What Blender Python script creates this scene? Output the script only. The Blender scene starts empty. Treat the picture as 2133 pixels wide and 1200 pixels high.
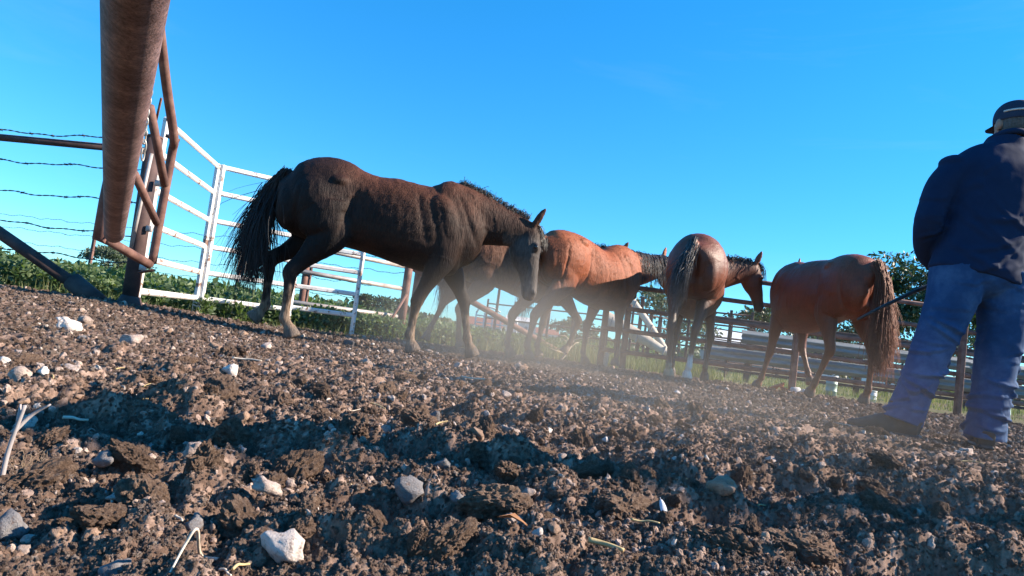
import bpy, math, random
import numpy as np
from mathutils import Vector

# ------------------------------------------------------------------ camera, sky, sun, exposure
scene = bpy.context.scene
COL = scene.collection
EYE, ROLL, PITCH = 0.235, math.radians(7.4), math.radians(4.08)
cam_data = bpy.data.cameras.new('camera'); cam = bpy.data.objects.new('camera', cam_data); COL.objects.link(cam)
cam_data.sensor_width = 36.0; cam_data.lens = 36.0 * 1389.0 / 2133.0
cam_data.clip_start = 0.02; cam_data.clip_end = 3000
from mathutils import Matrix
cam.location = (0, 0, EYE)
cam.rotation_euler = (Matrix.Rotation(math.radians(90) + PITCH, 3, 'X') @ Matrix.Rotation(ROLL, 3, 'Z')).to_euler()
scene.camera = cam

SUN_EL, SUN_AZ = math.radians(28), math.radians(2.5)      # azimuth measured from +X towards +Y
SUN_DIR = Vector((math.cos(SUN_EL) * math.cos(SUN_AZ), math.cos(SUN_EL) * math.sin(SUN_AZ), math.sin(SUN_EL)))
world = bpy.data.worlds.new('World'); scene.world = world; world.use_nodes = True
wn = world.node_tree; wn.nodes.clear()
w_out = wn.nodes.new('ShaderNodeOutputWorld'); w_bg = wn.nodes.new('ShaderNodeBackground')
w_sky = wn.nodes.new('ShaderNodeTexSky'); w_sky.sky_type = 'NISHITA'; w_sky.sun_disc = False
w_sky.sun_elevation = SUN_EL; w_sky.sun_rotation = math.radians(90) - SUN_AZ
w_sky.air_density = 1.0; w_sky.dust_density = 0.0; w_sky.ozone_density = 6.0; w_sky.altitude = 0
w_hsv = wn.nodes.new('ShaderNodeHueSaturation'); w_hsv.inputs['Saturation'].default_value = 1.25
w_bg.inputs['Strength'].default_value = 0.10
wn.links.new(w_sky.outputs[0], w_hsv.inputs['Color']); w_mul = wn.nodes.new('ShaderNodeMix'); w_mul.data_type = 'RGBA'; w_mul.blend_type = 'MULTIPLY'; w_mul.inputs[0].default_value = 1.0
w_mul.inputs[7].default_value = (.71, 1.38, 1.68, 1)
w_gam = wn.nodes.new('ShaderNodeGamma'); w_gam.inputs['Gamma'].default_value = 0.72
wn.links.new(w_hsv.outputs[0], w_gam.inputs[0]); wn.links.new(w_gam.outputs[0], w_mul.inputs[6])
# faint wisps of high cloud
w_tc = wn.nodes.new('ShaderNodeTexCoord'); w_mp = wn.nodes.new('ShaderNodeMapping'); w_mp.inputs['Scale'].default_value = (1.4, 2.0, 7.0); w_mp.inputs['Rotation'].default_value = (0.2, 0.35, 0.5)
w_no = wn.nodes.new('ShaderNodeTexNoise'); w_no.inputs['Scale'].default_value = 1.6; w_no.inputs['Detail'].default_value = 7; w_no.inputs['Roughness'].default_value = .62; w_no.inputs['Distortion'].default_value = .5
w_cr = wn.nodes.new('ShaderNodeMapRange'); w_cr.inputs[1].default_value = .54; w_cr.inputs[2].default_value = .82; w_cr.inputs[3].default_value = 0; w_cr.inputs[4].default_value = .07
w_mx = wn.nodes.new('ShaderNodeMix'); w_mx.data_type = 'RGBA'; w_mx.inputs[7].default_value = (3.2, 3.9, 4.2, 1)
wn.links.new(w_tc.outputs['Generated'], w_mp.inputs[0]); wn.links.new(w_mp.outputs[0], w_no.inputs['Vector']); wn.links.new(w_no.outputs[0], w_cr.inputs[0])
wn.links.new(w_cr.outputs[0], w_mx.inputs[0]); wn.links.new(w_mul.outputs[2], w_mx.inputs[6]); wn.links.new(w_mx.outputs[2], w_bg.inputs[0]); wn.links.new(w_bg.outputs[0], w_out.inputs[0])
sun_data = bpy.data.lights.new('sun', 'SUN'); sun_data.energy = 5.0; sun_data.angle = math.radians(0.5); sun_data.color = (1.0, 0.86, 0.70)
sun = bpy.data.objects.new('sun', sun_data); COL.objects.link(sun)
sun.rotation_euler = SUN_DIR.to_track_quat('Z', 'Y').to_euler()
scene.view_settings.view_transform = 'Standard'; scene.view_settings.look = 'None'
scene.view_settings.gamma = 1.0; scene.view_settings.use_curve_mapping = False
scene.view_settings.exposure = 1.33

# ------------------------------------------------------------------ helpers
RNG = np.random.default_rng(7)
random.seed(7)

def tag(o, label=None, cat=None, group=None, kind=None):
    if label: o['label'] = label
    if cat: o['category'] = cat
    if group: o['group'] = group
    if kind: o['kind'] = kind
    return o

def empty(name, loc=(0, 0, 0), rz=0.0):
    o = bpy.data.objects.new(name, None); COL.objects.link(o)
    o.location = loc; o.rotation_euler = (0, 0, rz); o.empty_display_size = 0.1
    return o

def link_mesh(name, me, mat=None, parent=None):
    o = bpy.data.objects.new(name, me); COL.objects.link(o)
    if mat is not None:
        for m in (mat if isinstance(mat, (list, tuple)) else [mat]): me.materials.append(m)
    if parent is not None: o.parent = parent
    return o

def np_mesh(name, V, polys, smooth=True):
    """polys: list of int arrays (n,k); returns a mesh"""
    me = bpy.data.meshes.new(name)
    V = np.asarray(V, dtype=np.float32)
    polys = [np.asarray(p, dtype=np.int32) for p in polys if len(p)]
    me.vertices.add(len(V)); me.vertices.foreach_set('co', V.ravel())
    loops = np.concatenate([p.ravel() for p in polys]); me.loops.add(len(loops)); me.loops.foreach_set('vertex_index', loops)
    tot = np.concatenate([np.full(len(p), p.shape[1], dtype=np.int32) for p in polys])
    start = np.concatenate([[0], np.cumsum(tot)[:-1]]).astype(np.int32)
    me.polygons.add(len(tot)); me.polygons.foreach_set('loop_start', start); me.polygons.foreach_set('loop_total', tot)
    me.polygons.foreach_set('use_smooth', np.full(len(tot), smooth, dtype=bool))
    me.update(calc_edges=True)
    return me

def add_color(me, name, rgb):
    rgb = np.asarray(rgb, dtype=np.float32)
    a = me.attributes.new(name, 'FLOAT_COLOR', 'POINT')
    a.data.foreach_set('color', np.concatenate([rgb, np.ones((len(rgb), 1), np.float32)], 1).ravel())

def add_float(me, name, v):
    a = me.attributes.new(name, 'FLOAT', 'POINT'); a.data.foreach_set('value', np.asarray(v, dtype=np.float32).ravel())

class MB:
    """collects shapes, builds one mesh object"""
    def __init__(self): self.V = []; self.Q = []; self.T = []; self.n = 0
    def add(self, V, Q=(), T=()):
        V = np.asarray(V, float).reshape(-1, 3)
        if len(Q): self.Q.append(np.asarray(Q, int).reshape(-1, 4) + self.n)
        if len(T): self.T.append(np.asarray(T, int).reshape(-1, 3) + self.n)
        self.V.append(V); self.n += len(V); return self
    def tube(self, pts, r, n=10, cap=True):
        V, Q, T = tube(pts, r, n, cap); return self.add(V, Q, T)
    def box(self, c, size, rot=None, bev=0.0):
        V, Q, T = boxm(size, bev)
        if rot is not None: V = V @ np.asarray(rot).T
        return self.add(V + np.asarray(c), Q, T)
    def mesh(self, name, smooth=True):
        return np_mesh(name, np.concatenate(self.V), [np.concatenate(self.Q) if self.Q else [], np.concatenate(self.T) if self.T else []], smooth)
    def build(self, name, mat, parent=None, smooth=True):
        return link_mesh(name, self.mesh(name, smooth), mat, parent)

def norm(a): 
    a = np.asarray(a, float); return a / (np.linalg.norm(a, axis=-1, keepdims=True) + 1e-12)

def frames(P):
    T = norm(np.gradient(P, axis=0))
    ref = np.array([0, 0, 1.0]) if abs(T[0][2]) < 0.9 else np.array([1.0, 0, 0])
    U = np.zeros_like(P); u = norm(ref - T[0] * (ref @ T[0]))
    for i in range(len(P)):
        u = norm(u - T[i] * (u @ T[i])); U[i] = u
    return T, U, np.cross(T, U)

def tube(pts, r, n=10, cap=True):
    P = np.asarray(pts, float); k = len(P); r = np.broadcast_to(np.asarray(r, float), (k,))
    T, U, W = frames(P)
    th = np.linspace(0, 2 * np.pi, n, endpoint=False)
    V = (P[:, None] + r[:, None, None] * (np.cos(th)[None, :, None] * U[:, None] + np.sin(th)[None, :, None] * W[:, None])).reshape(-1, 3)
    i = np.arange(k - 1)[:, None] * n; j = np.arange(n)[None]; j2 = (j + 1) % n
    Q = np.stack([i + j, i + j2, i + n + j2, i + n + j], -1).reshape(-1, 4)
    Tr = []
    if cap:
        V = np.concatenate([V, P[:1], P[-1:]]); a, b = k * n, k * n + 1
        jj = np.arange(n); jn = (jj + 1) % n
        Tr = np.concatenate([np.stack([np.full(n, a), jn, jj], -1), np.stack([np.full(n, b), (k - 1) * n + jj, (k - 1) * n + jn], -1)])
    return V, Q, Tr

def boxm(size, bev=0.0):
    sx, sy, sz = np.asarray(size, float) / 2
    if bev <= 0:
        V = np.array([[x, y, z] for x in (-sx, sx) for y in (-sy, sy) for z in (-sz, sz)])
        Q = [[0, 1, 3, 2], [4, 6, 7, 5], [0, 4, 5, 1], [2, 3, 7, 6], [0, 2, 6, 4], [1, 5, 7, 3]]
        return V, Q, []
    b = min(bev, sx * .9, sy * .9, sz * .9)
    # chamfered box: 24 verts
    V = []; idx = {}
    for a, sgn in enumerate(np.array([[x, y, z] for x in (-1, 1) for y in (-1, 1) for z in (-1, 1)])):
        for ax in range(3):
            h = np.array([sx, sy, sz]) - b; h[ax] += b
            idx[(tuple(sgn), ax)] = len(V); V.append(sgn * h)
    Q = []; T = []
    V = np.array(V)
    S = [(-1, -1), (1, -1), (1, 1), (-1, 1)]
    for ax in range(3):
        o = [i for i in range(3) if i != ax]
        for s in (-1, 1):
            q = []
            for p in S:
                k = [0, 0, 0]; k[ax] = s; k[o[0]] = p[0]; k[o[1]] = p[1]; q.append(idx[(tuple(k), ax)])
            Q.append(q if (s > 0) == (ax != 1) else q[::-1])
    for ax in range(3):
        o = [i for i in range(3) if i != ax]
        for p in S:
            k0 = [0, 0, 0]; k0[o[0]], k0[o[1]] = p; k1 = list(k0); k0[ax] = -1; k1[ax] = 1
            q = [idx[(tuple(k0), o[0])], idx[(tuple(k1), o[0])], idx[(tuple(k1), o[1])], idx[(tuple(k0), o[1])]]
            n = np.cross(V[q[1]] - V[q[0]], V[q[3]] - V[q[0]])
            if n @ V[q].mean(0) < 0: q = q[::-1]
            Q.append(q)
    for s in [(x, y, z) for x in (-1, 1) for y in (-1, 1) for z in (-1, 1)]:
        t = [idx[(s, 0)], idx[(s, 1)], idx[(s, 2)]]
        n = np.cross(V[t[1]] - V[t[0]], V[t[2]] - V[t[0]])
        if n @ np.array(s) < 0: t = t[::-1]
        T.append(t)
    return V, Q, T

def rot_from_x(d, up=(0, 0, 1)):
    """matrix whose columns are axes with x along d"""
    x = norm(d); up = np.asarray(up, float)
    y = norm(np.cross(up, x)); z = np.cross(x, y)
    return np.stack([x, y, z], 1)

def bar(mb, a, b, w, h, bev=0.004):
    a = np.asarray(a, float); b = np.asarray(b, float)
    L = np.linalg.norm(b - a); d = (b - a) / L
    up = (0, 0, 1) if abs(d[2]) < .95 else (0, 1, 0)
    return mb.box((a + b) / 2, (L, w, h), rot_from_x(d, up), bev)

def catmull(A, sub):
    A = np.asarray(A, float); n = len(A)
    P = np.concatenate([2 * A[:1] - A[1:2], A, 2 * A[-1:] - A[-2:-1]])
    out = []
    for i in range(n - 1):
        p0, p1, p2, p3 = P[i], P[i + 1], P[i + 2], P[i + 3]
        for k in range(sub):
            t = k / sub
            out.append(.5 * ((2 * p1) + (p2 - p0) * t + (2 * p0 - 5 * p1 + 4 * p2 - p3) * t * t + (3 * p1 - p0 - 3 * p2 + p3) * t ** 3))
    out.append(A[-1]); return np.array(out)

# hash noise ---------------------------------------------------------------
def _h(ix, iy, s):
    n = (ix.astype(np.int64) * 374761393 + iy.astype(np.int64) * 668265263 + s * 2147483647 * 13) & 0xFFFFFFFF
    n = ((n ^ (n >> 13)) * 1274126177) & 0xFFFFFFFF
    n = ((n ^ (n >> 16)) * 2246822519) & 0xFFFFFFFF
    return ((n ^ (n >> 15)) & 0xFFFFFF).astype(np.float64) / 0xFFFFFF

def vnoise(x, y, s=0):
    ix = np.floor(x); iy = np.floor(y); fx = x - ix; fy = y - iy
    ux = fx * fx * fx * (fx * (fx * 6 - 15) + 10); uy = fy * fy * fy * (fy * (fy * 6 - 15) + 10)
    a = _h(ix, iy, s); b = _h(ix + 1, iy, s); c = _h(ix, iy + 1, s); d = _h(ix + 1, iy + 1, s)
    return (a * (1 - ux) + b * ux) * (1 - uy) + (c * (1 - ux) + d * ux) * uy

def fbm(x, y, s=0, o=3):
    v = 0; a = .5
    for k in range(o):
        v = v + a * vnoise(x * 2 ** k + 17.3 * k, y * 2 ** k - 9.1 * k, s + k); a *= .5
    return v / (1 - .5 ** o)

def vnoise3(P, s=0):
    x, y, z = P[:, 0], P[:, 1], P[:, 2]
    iz = np.floor(z); fz = z - iz; u = fz * fz * (3 - 2 * fz)
    o0 = iz * 57.0; o1 = (iz + 1) * 57.0
    return vnoise(x + o0, y + o0 * .37, s) * (1 - u) + vnoise(x + o1, y + o1 * .37, s) * u

def sstep(a, b, x):
    t = np.clip((x - a) / (b - a), 0, 1); return t * t * (3 - 2 * t)

def domes(x, y, cell, s, presence, hmin, hmax):
    """rounded crumbs: height of the tallest dome over each point, and its id"""
    gx = x / cell; gy = y / cell; ix = np.floor(gx); iy = np.floor(gy)
    best = np.zeros_like(x); ident = np.zeros_like(x)
    for dx in (-1, 0, 1):
        for dy in (-1, 0, 1):
            cx = ix + dx; cy = iy + dy
            r1 = _h(cx, cy, s); r2 = _h(cx, cy, s + 1); r3 = _h(cx, cy, s + 2); r4 = _h(cx, cy, s + 3)
            px = cx + .15 + .7 * r1; py = cy + .15 + .7 * r2
            R = .34 + .40 * r3
            ang = r1 * 6.28; ca, sa = np.cos(ang), np.sin(ang); e = .65 + .6 * r2
            ddx = (gx - px); ddy = (gy - py)
            qx = (ddx * ca + ddy * sa) * e; qy = (-ddx * sa + ddy * ca) / e
            t = 1 - (qx * qx + qy * qy) / (R * R)
            h = np.clip(t, 0, 1) ** .75 * (hmin + (hmax - hmin) * r3) * (r4 < presence)
            m = h > best
            best = np.where(m, h, best); ident = np.where(m, _h(cx, cy, s + 4), ident)
    return best, ident

# ------------------------------------------------------------------ materials
def new_mat(name):
    m = bpy.data.materials.new(name); m.use_nodes = True
    nt = m.node_tree; b = nt.nodes['Principled BSDF']
    return m, nt, b

def N(nt, t, **kw):
    n = nt.nodes.new(t)
    for k, v in kw.items():
        if k in n.inputs.keys(): n.inputs[k].default_value = v
        else: setattr(n, k, v)
    return n

def ramp(nt, fac, stops):
    r = nt.nodes.new('ShaderNodeValToRGB'); e = r.color_ramp.elements
    while len(e) < len(stops): e.new(.5)
    for q, (p, c) in zip(e, stops): q.position = p; q.color = (*c, 1)
    nt.links.new(fac, r.inputs[0]); return r.outputs[0]

def mix(nt, a, b, fac, mode='MIX'):
    m = nt.nodes.new('ShaderNodeMix'); m.data_type = 'RGBA'; m.blend_type = mode
    for sock, v in ((m.inputs[0], fac), (m.inputs[6], a), (m.inputs[7], b)):
        if hasattr(v, 'is_output') and v.is_output: nt.links.new(v, sock)
        elif isinstance(v, (tuple, list)): sock.default_value = (*v, 1)
        else: sock.default_value = v
    return m.outputs[2]

def coords(nt, scale=(1, 1, 1), kind='Object'):
    tc = nt.nodes.new('ShaderNodeTexCoord'); mp = nt.nodes.new('ShaderNodeMapping'); mp.inputs['Scale'].default_value = scale
    nt.links.new(tc.outputs[kind], mp.inputs[0]); return mp.outputs[0]

def noise(nt, vec, scale, detail=4, rough=.55, out=0):
    n = nt.nodes.new('ShaderNodeTexNoise'); n.inputs['Scale'].default_value = scale; n.inputs['Detail'].default_value = detail; n.inputs['Roughness'].default_value = rough
    if vec is not None: nt.links.new(vec, n.inputs['Vector'])
    return n.outputs[out]

def bump(nt, b, h, strength=.4, dist=.01):
    n = nt.nodes.new('ShaderNodeBump'); n.inputs['Strength'].default_value = strength; n.inputs['Distance'].default_value = dist
    nt.links.new(h, n.inputs['Height']); nt.links.new(n.outputs[0], b.inputs['Normal']); return n

def simple_mat(name, stops, scale=8, rough=.6, metal=0.0, bstr=.25, bdist=.004, bscale=60, vec=(1, 1, 1), spec=.4):
    m, nt, b = new_mat(name)
    v = coords(nt, vec)
    c = ramp(nt, noise(nt, v, scale, 6, .62), stops)
    nt.links.new(c, b.inputs['Base Color'])
    b.inputs['Roughness'].default_value = rough; b.inputs['Metallic'].default_value = metal; b.inputs['Specular IOR Level'].default_value = spec
    if bstr: bump(nt, b, noise(nt, v, bscale, 4, .6), bstr, bdist)
    return m

M = {}
M['rust'] = simple_mat('rusty_steel', [(.25, (.07, .035, .03)), (.45, (.15, .075, .06)), (.6, (.21, .115, .09)), (.8, (.28, .17, .14))], 9, .75, .15, .5, .002, 140)
def scaly(name):
    m, nt, b = new_mat(name); v = coords(nt)
    big = noise(nt, v, 7, 7, .7); sm = noise(nt, v, 55, 6, .7); pit = noise(nt, v, 210, 3, .6)
    c = ramp(nt, big, [(.28, (.085, .042, .036)), (.45, (.155, .088, .078)), (.58, (.22, .135, .122)), (.75, (.30, .20, .18))])
    c = mix(nt, c, ramp(nt, sm, [(.35, (.55, .5, .48)), (.52, (1, 1, 1)), (.70, (1.55, 1.45, 1.4))]), 1, 'MULTIPLY')
    c = mix(nt, c, ramp(nt, pit, [(.36, (.4, .35, .33)), (.48, (1, 1, 1))]), .8, 'MULTIPLY')
    nt.links.new(c, b.inputs['Base Color']); b.inputs['Roughness'].default_value = .72; b.inputs['Metallic'].default_value = .15
    h = mix(nt, sm, pit, .4); bump(nt, b, h, 1.0, .004); return m
M['rust_pipe'] = scaly('scaly_rusty_pipe')
M['rust_dark'] = simple_mat('dark_rusty_steel', [(.3, (.035, .022, .022)), (.55, (.085, .05, .045)), (.8, (.14, .085, .075))], 7, .75, .15, .4, .002, 120)
M['galv'] = simple_mat('weathered_white_steel', [(.25, (.50, .47, .44)), (.5, (.68, .66, .63)), (.75, (.78, .77, .75))], 6, .45, .1, .15, .001, 80)
def chipped(name, base, rust, amount, scale=9):
    m, nt, b = new_mat(name); v = coords(nt, (1, 1, 1), 'Object')
    c = ramp(nt, noise(nt, v, 5, 6, .6), [(.3, tuple(q * .86 for q in base)), (.7, base)])
    chips = ramp(nt, noise(nt, v, scale, 8, .72), [(amount, (0, 0, 0)), (amount + .035, (1, 1, 1))])
    grime = ramp(nt, noise(nt, v, 3.2, 5, .7), [(.42, (0, 0, 0)), (.70, (.6, .6, .6))])
    c = mix(nt, c, (.42, .35, .28), grime); c = mix(nt, c, rust, chips)
    nt.links.new(c, b.inputs['Base Color']); b.inputs['Roughness'].default_value = .5
    bump(nt, b, chips, .25, .001); return m
M['galv'] = chipped('chipped_white_paint_on_steel', (.76, .75, .73), (.20, .11, .075), .565)
M['galv_dirty'] = simple_mat('dusty_galvanised_pipe', [(.28, (.22, .17, .15)), (.5, (.42, .37, .34)), (.75, (.55, .51, .48))], 7, .5, .25, .2, .001, 90)
M['wire'] = simple_mat('barbed_wire_steel', [(.3, (.05, .045, .045)), (.7, (.13, .11, .10))], 40, .55, .7, 0)
M['chain'] = simple_mat('chain_steel', [(.3, (.30, .27, .24)), (.7, (.55, .51, .46))], 60, .45, .6, .2, .0006, 300)
M['beam'] = simple_mat('grey_guard_rail_steel', [(.3, (.12, .135, .14)), (.5, (.20, .215, .22)), (.75, (.32, .33, .33))], 2.2, .5, .15, .15, .001, 60, (1, 4, 4))
M['cream'] = simple_mat('cream_sheet_metal', [(.25, (.42, .33, .24)), (.5, (.62, .54, .44)), (.8, (.72, .66, .57))], 3, .6, .05, .2, .002, 30)
M['white_paint'] = simple_mat('chalky_white_paint', [(.3, (.62, .61, .58)), (.7, (.80, .79, .77))], 3, .6, 0, .1, .002, 30)
M['roof_red'] = simple_mat('faded_red_roof', [(.3, (.26, .10, .07)), (.7, (.38, .17, .12))], 2, .7, 0, .1, .01, 10)
M['glass'] = simple_mat('dark_window_glass', [(.3, (.02, .025, .03)), (.7, (.035, .04, .05))], 1, .12, 0, 0)
M['orange'] = simple_mat('faded_orange_plastic', [(.3, (.55, .12, .05)), (.7, (.70, .19, .09))], 12, .55, 0, .2, .002, 60)
M['green_drum'] = simple_mat('pale_green_plastic', [(.3, (.25, .36, .30)), (.7, (.36, .47, .40))], 6, .5, 0, .1, .002, 40)
M['straw'] = simple_mat('dry_straw', [(.3, (.36, .25, .11)), (.55, (.52, .38, .18)), (.8, (.62, .50, .30))], 60, .7, 0, .4, .0006, 400, (1, 1, 1))
M['straw_pale'] = simple_mat('bleached_stalk', [(.3, (.40, .32, .24)), (.55, (.58, .49, .39)), (.8, (.68, .61, .52))], 60, .7, 0, .4, .0006, 400)
M['bark'] = simple_mat('grey_bark', [(.3, (.06, .045, .038)), (.7, (.16, .125, .10))], 12, .9, 0, .6, .01, 40, (1, 1, .3))
M['feather'] = simple_mat('white_feather', [(.3, (.62, .63, .66)), (.7, (.8, .8, .82))], 50, .6, 0, .1, .001, 200)
# ------------------------------------------------------------------ ground
HOLLOWS = [  # hoof pocks and ruts: x, y, half-length along x, half-width along y, depth
    (-.34, 1.30, .26, .085, .06), (-.02, 1.18, .22, .07, .055), (-.62, 1.55, .14, .06, .04), (-.75, 1.32, .12, .06, .04),
    (.45, 1.05, .20, .06, .045), (.30, 1.60, .25, .07, .04), (.85, 1.45, .28, .08, .05), (.62, .86, .16, .06, .05),
    (-.10, .82, .10, .05, .04), (-.42, .92, .09, .05, .035), (1.3, 1.9, .35, .10, .05), (.7, 2.2, .35, .09, .04), (-1.0, 2.3, .28, .09, .035),
    (-.1, 2.1, .25, .07, .03), (1.6, 2.7, .4, .1, .045), (.3, 2.9, .4, .1, .035), (1.1, 1.15, .2, .06, .05)]

def ground_h(x, y, fine=True):
    x = np.asarray(x, float); y = np.asarray(y, float)
    d = np.hypot(x, y)
    near = 1 - sstep(1.5, 6.0, d)
    base = .10 * sstep(1.6, 3.2, -x) * sstep(3.2, 4.6, y) * (1 - sstep(5.6, 6.8, y)) + .01 * (vnoise(x * .5, y * .5, 3) - .5)
    base = base - .030 * sstep(1.6, 3.0, x) * (1 - sstep(4.3, 5.4, y)) * sstep(1.5, 3.0, y)
    h = base + (.012 + .028 * near) * (fbm(x / .55, y / .4, 11, 2) - .5) * 2
    for cx, cy, a, b, dep in HOLLOWS:
        q = ((x - cx) / a) ** 2 + ((y - cy) / b) ** 2
        h = h - 1.0 * dep * np.exp(-q * q * .8) + dep * .55 * np.exp(-(np.sqrt(q) - 1.5) ** 2 * 7)
    tone = np.zeros_like(h) + .5; pale = np.zeros_like(h)
    if fine:
        wx = x + .018 * (vnoise(x / .03, y / .03, 21) - .5) + .006 * (vnoise(x / .011, y / .011, 22) - .5)
        wy = y + .018 * (vnoise(x / .03, y / .03, 23) - .5) + .006 * (vnoise(x / .011, y / .011, 24) - .5)
        k = .45 + .55 * near
        h0, i0 = domes(wx, wy, .13, 31, .46, .010, .038); h = h + h0 * k * (.15 + .85 * near)
        h1, i1 = domes(wx, wy, .055, 41, .55, .006, .018); h = h + h1 * k * (.6 + .4 * near)
        h2, i2 = domes(wx, wy, .026, 51, .75, .0035, .0095); h = h + h2 * k
        h3, i3 = domes(wx, wy, .0125, 61, .9, .0022, .0062); h = h + h3 * (1 - sstep(3, 7, d) * .4)
        h4, i4 = domes(x + .002 * vnoise(x / .003, y / .003, 81), y, .0062, 91, .92, .0012, .0036); h = h + h4 * (1 - sstep(1.6, 4, d))
        h = h + .0022 * (vnoise(x / .004, y / .004, 71) - .5) * (1 - sstep(2, 4, d)) + .004 * (vnoise(x / .016, y / .016, 72) - .5)
        tone = .3 * i1 + .3 * i2 + .4 * i3
        pale = ((i2 > .94) & (h2 > .002)) * .7 + ((i3 > .92) & (h3 > .0008)) * .6
        h = h - .026 * near - .012
    return h, tone, np.clip(pale, 0, 1)

def gz(x, y):
    return float(ground_h(np.array([x]), np.array([y]))[0][0])

NR, NA = 780, 1080
APY = -.45
rr = np.geomspace(.80, 10.6, NR)
aa = np.linspace(math.radians(-53), math.radians(54), NA)
Rg, Ag = np.meshgrid(rr, aa, indexing='ij')
GX = Rg * np.sin(Ag); GY = APY + Rg * np.cos(Ag)
GZ, gtone, gpale = ground_h(GX, GY)
fade = 1 - sstep(9.2, 10.5, Rg)
GZ = GZ * fade - .045 * (1 - fade)
gv = np.stack([GX, GY, GZ], -1).reshape(-1, 3)
i = np.arange(NR - 1)[:, None] * NA; j = np.arange(NA - 1)[None]
gq = np.stack([i + j, i + NA + j, i + NA + j + 1, i + j + 1], -1).reshape(-1, 4)
gme = np_mesh('ground', gv, [gq])
add_float(gme, 'tone', gtone); add_float(gme, 'pale', gpale)
m, nt, b = new_mat('crumbly_soil')
at_ = N(nt, 'ShaderNodeAttribute', attribute_name='tone'); ap_ = N(nt, 'ShaderNodeAttribute', attribute_name='pale')
v = coords(nt)
c0 = ramp(nt, at_.outputs['Fac'], [(.2, (.168, .114, .087)), (.5, (.28, .198, .156)), (.8, (.41, .305, .25))])
c1 = ramp(nt, noise(nt, v, 5, 5, .6), [(.3, (.75, .72, .70)), (.7, (1.15, 1.12, 1.10))])
c2 = mix(nt, c0, c1, 1.0, 'MULTIPLY')
c3 = ramp(nt, noise(nt, v, 160, 3, .6), [(.3, (.6, .58, .56)), (.65, (1.25, 1.22, 1.2))])
c4 = mix(nt, c2, c3, .8, 'MULTIPLY')
c5 = mix(nt, c4, ramp(nt, noise(nt, v, 23, 3), [(.35, (.34, .26, .22)), (.65, (.46, .38, .34))]), ap_.outputs['Fac'])
nt.links.new(c4, b.inputs['Base Color']); b.inputs['Roughness'].default_value = .95; b.inputs['Specular IOR Level'].default_value = .15
bump(nt, b, noise(nt, v, 260, 6, .75), 1.0, .004)
M['soil'] = m
ground = link_mesh('ground', gme, m); tag(ground, kind='structure')
del gv, gq

# the land beyond and around: one sheet out to the horizon
m, nt, b = new_mat('distant_paddock')
v = coords(nt)
c = ramp(nt, noise(nt, v, .25, 8, .6), [(.35, (.13, .10, .075)), (.5, (.14, .13, .07)), (.65, (.10, .13, .05))])
nt.links.new(c, b.inputs['Base Color']); b.inputs['Roughness'].default_value = 1; b.inputs['Specular IOR Level'].default_value = .1
bump(nt, b, noise(nt, v, 9, 6, .7), .8, .06)
fx = np.concatenate([-np.geomspace(1500, 2, 34), np.geomspace(2, 1500, 34)]); fy = np.concatenate([-np.geomspace(300, 2, 14), np.geomspace(2, 1800, 50)])
FX, FY = np.meshgrid(fx, fy, indexing='ij')
FZ = -.16 + .11 * sstep(9.5, 11.5, np.hypot(FX, FY + .45)) + .03 * (vnoise(FX * .4, FY * .4, 5) - .5) * (np.hypot(FX, FY) < 60)
i = np.arange(len(fx) - 1)[:, None] * len(fy); j = np.arange(len(fy) - 1)[None]
fq = np.stack([i + j, i + len(fy) + j, i + len(fy) + j + 1, i + j + 1], -1).reshape(-1, 4)
paddock = link_mesh('paddock', np_mesh('paddock', np.stack([FX, FY, FZ], -1).reshape(-1, 3), [fq]), m); tag(paddock, kind='structure')

# ------------------------------------------------------------------ stones and gravel
def ico(sub):
    import bmesh
    bm = bmesh.new(); bmesh.ops.create_icosphere(bm, subdivisions=sub, radius=1.0)
    V = np.array([v.co[:] for v in bm.verts]); T = np.array([[v.index for v in f.verts] for f in bm.faces]); bm.free()
    return V, T
ICO2 = ico(2); ICO3 = ico(3)

def stone_mesh(name, seed, base=ICO3, rough=.16, flat=.75, angular=.5):
    V, T = base; V = V.copy(); r = np.random.default_rng(seed)
    # cut by a few planes for facets, then roughen
    for k in range(9):
        n = norm(r.normal(size=3)); dcut = .52 + .3 * r.random()
        s = V @ n; over = np.clip(s - dcut, 0, None); V = V - np.outer(over * angular * 1.6, n) if angular < .62 else V - np.outer(over, n)
    dsp = (vnoise3(V * 1.7 + seed * 3.1, seed) - .5) * rough * 2.2 + (vnoise3(V * 4.5 + seed, seed + 5) - .5) * rough * .8
    V = V * (1 + dsp)[:, None]
    V = V * np.array([1, .65 + .3 * r.random(), flat * (.75 + .35 * r.random())])
    return np_mesh(name, V, [T])

def stone_mat(name, stops, sc=.5):
    m, nt, b = new_mat(name)
    v = coords(nt)
    c = ramp(nt, noise(nt, v, 2.2 * sc, 6, .65), stops)
    oi = nt.nodes.new('ShaderNodeObjectInfo')
    c2 = mix(nt, c, ramp(nt, oi.outputs['Random'], [(0, (.72, .68, .66)), (.5, (1, .97, .95)), (1, (1.15, 1.12, 1.1))]), 1.0, 'MULTIPLY')
    dirt = ramp(nt, noise(nt, v, 3.5, 5, .7), [(.52, (0, 0, 0)), (.72, (1, 1, 1))])
    c3 = mix(nt, c2, (.15, .10, .08), dirt)
    nt.links.new(c3, b.inputs['Base Color']); b.inputs['Roughness'].default_value = .85; b.inputs['Specular IOR Level'].default_value = .25
    bump(nt, b, noise(nt, v, 9, 6, .7), .5, .15)
    return m
M['stone_pale'] = stone_mat('pale_pink_stone', [(.25, (.33, .25, .21)), (.5, (.47, .38, .33)), (.75, (.58, .50, .45))])
M['stone_white'] = stone_mat('white_quartz_stone', [(.25, (.62, .54, .49)), (.5, (.75, .68, .63)), (.75, (.82, .77, .73))])
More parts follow.
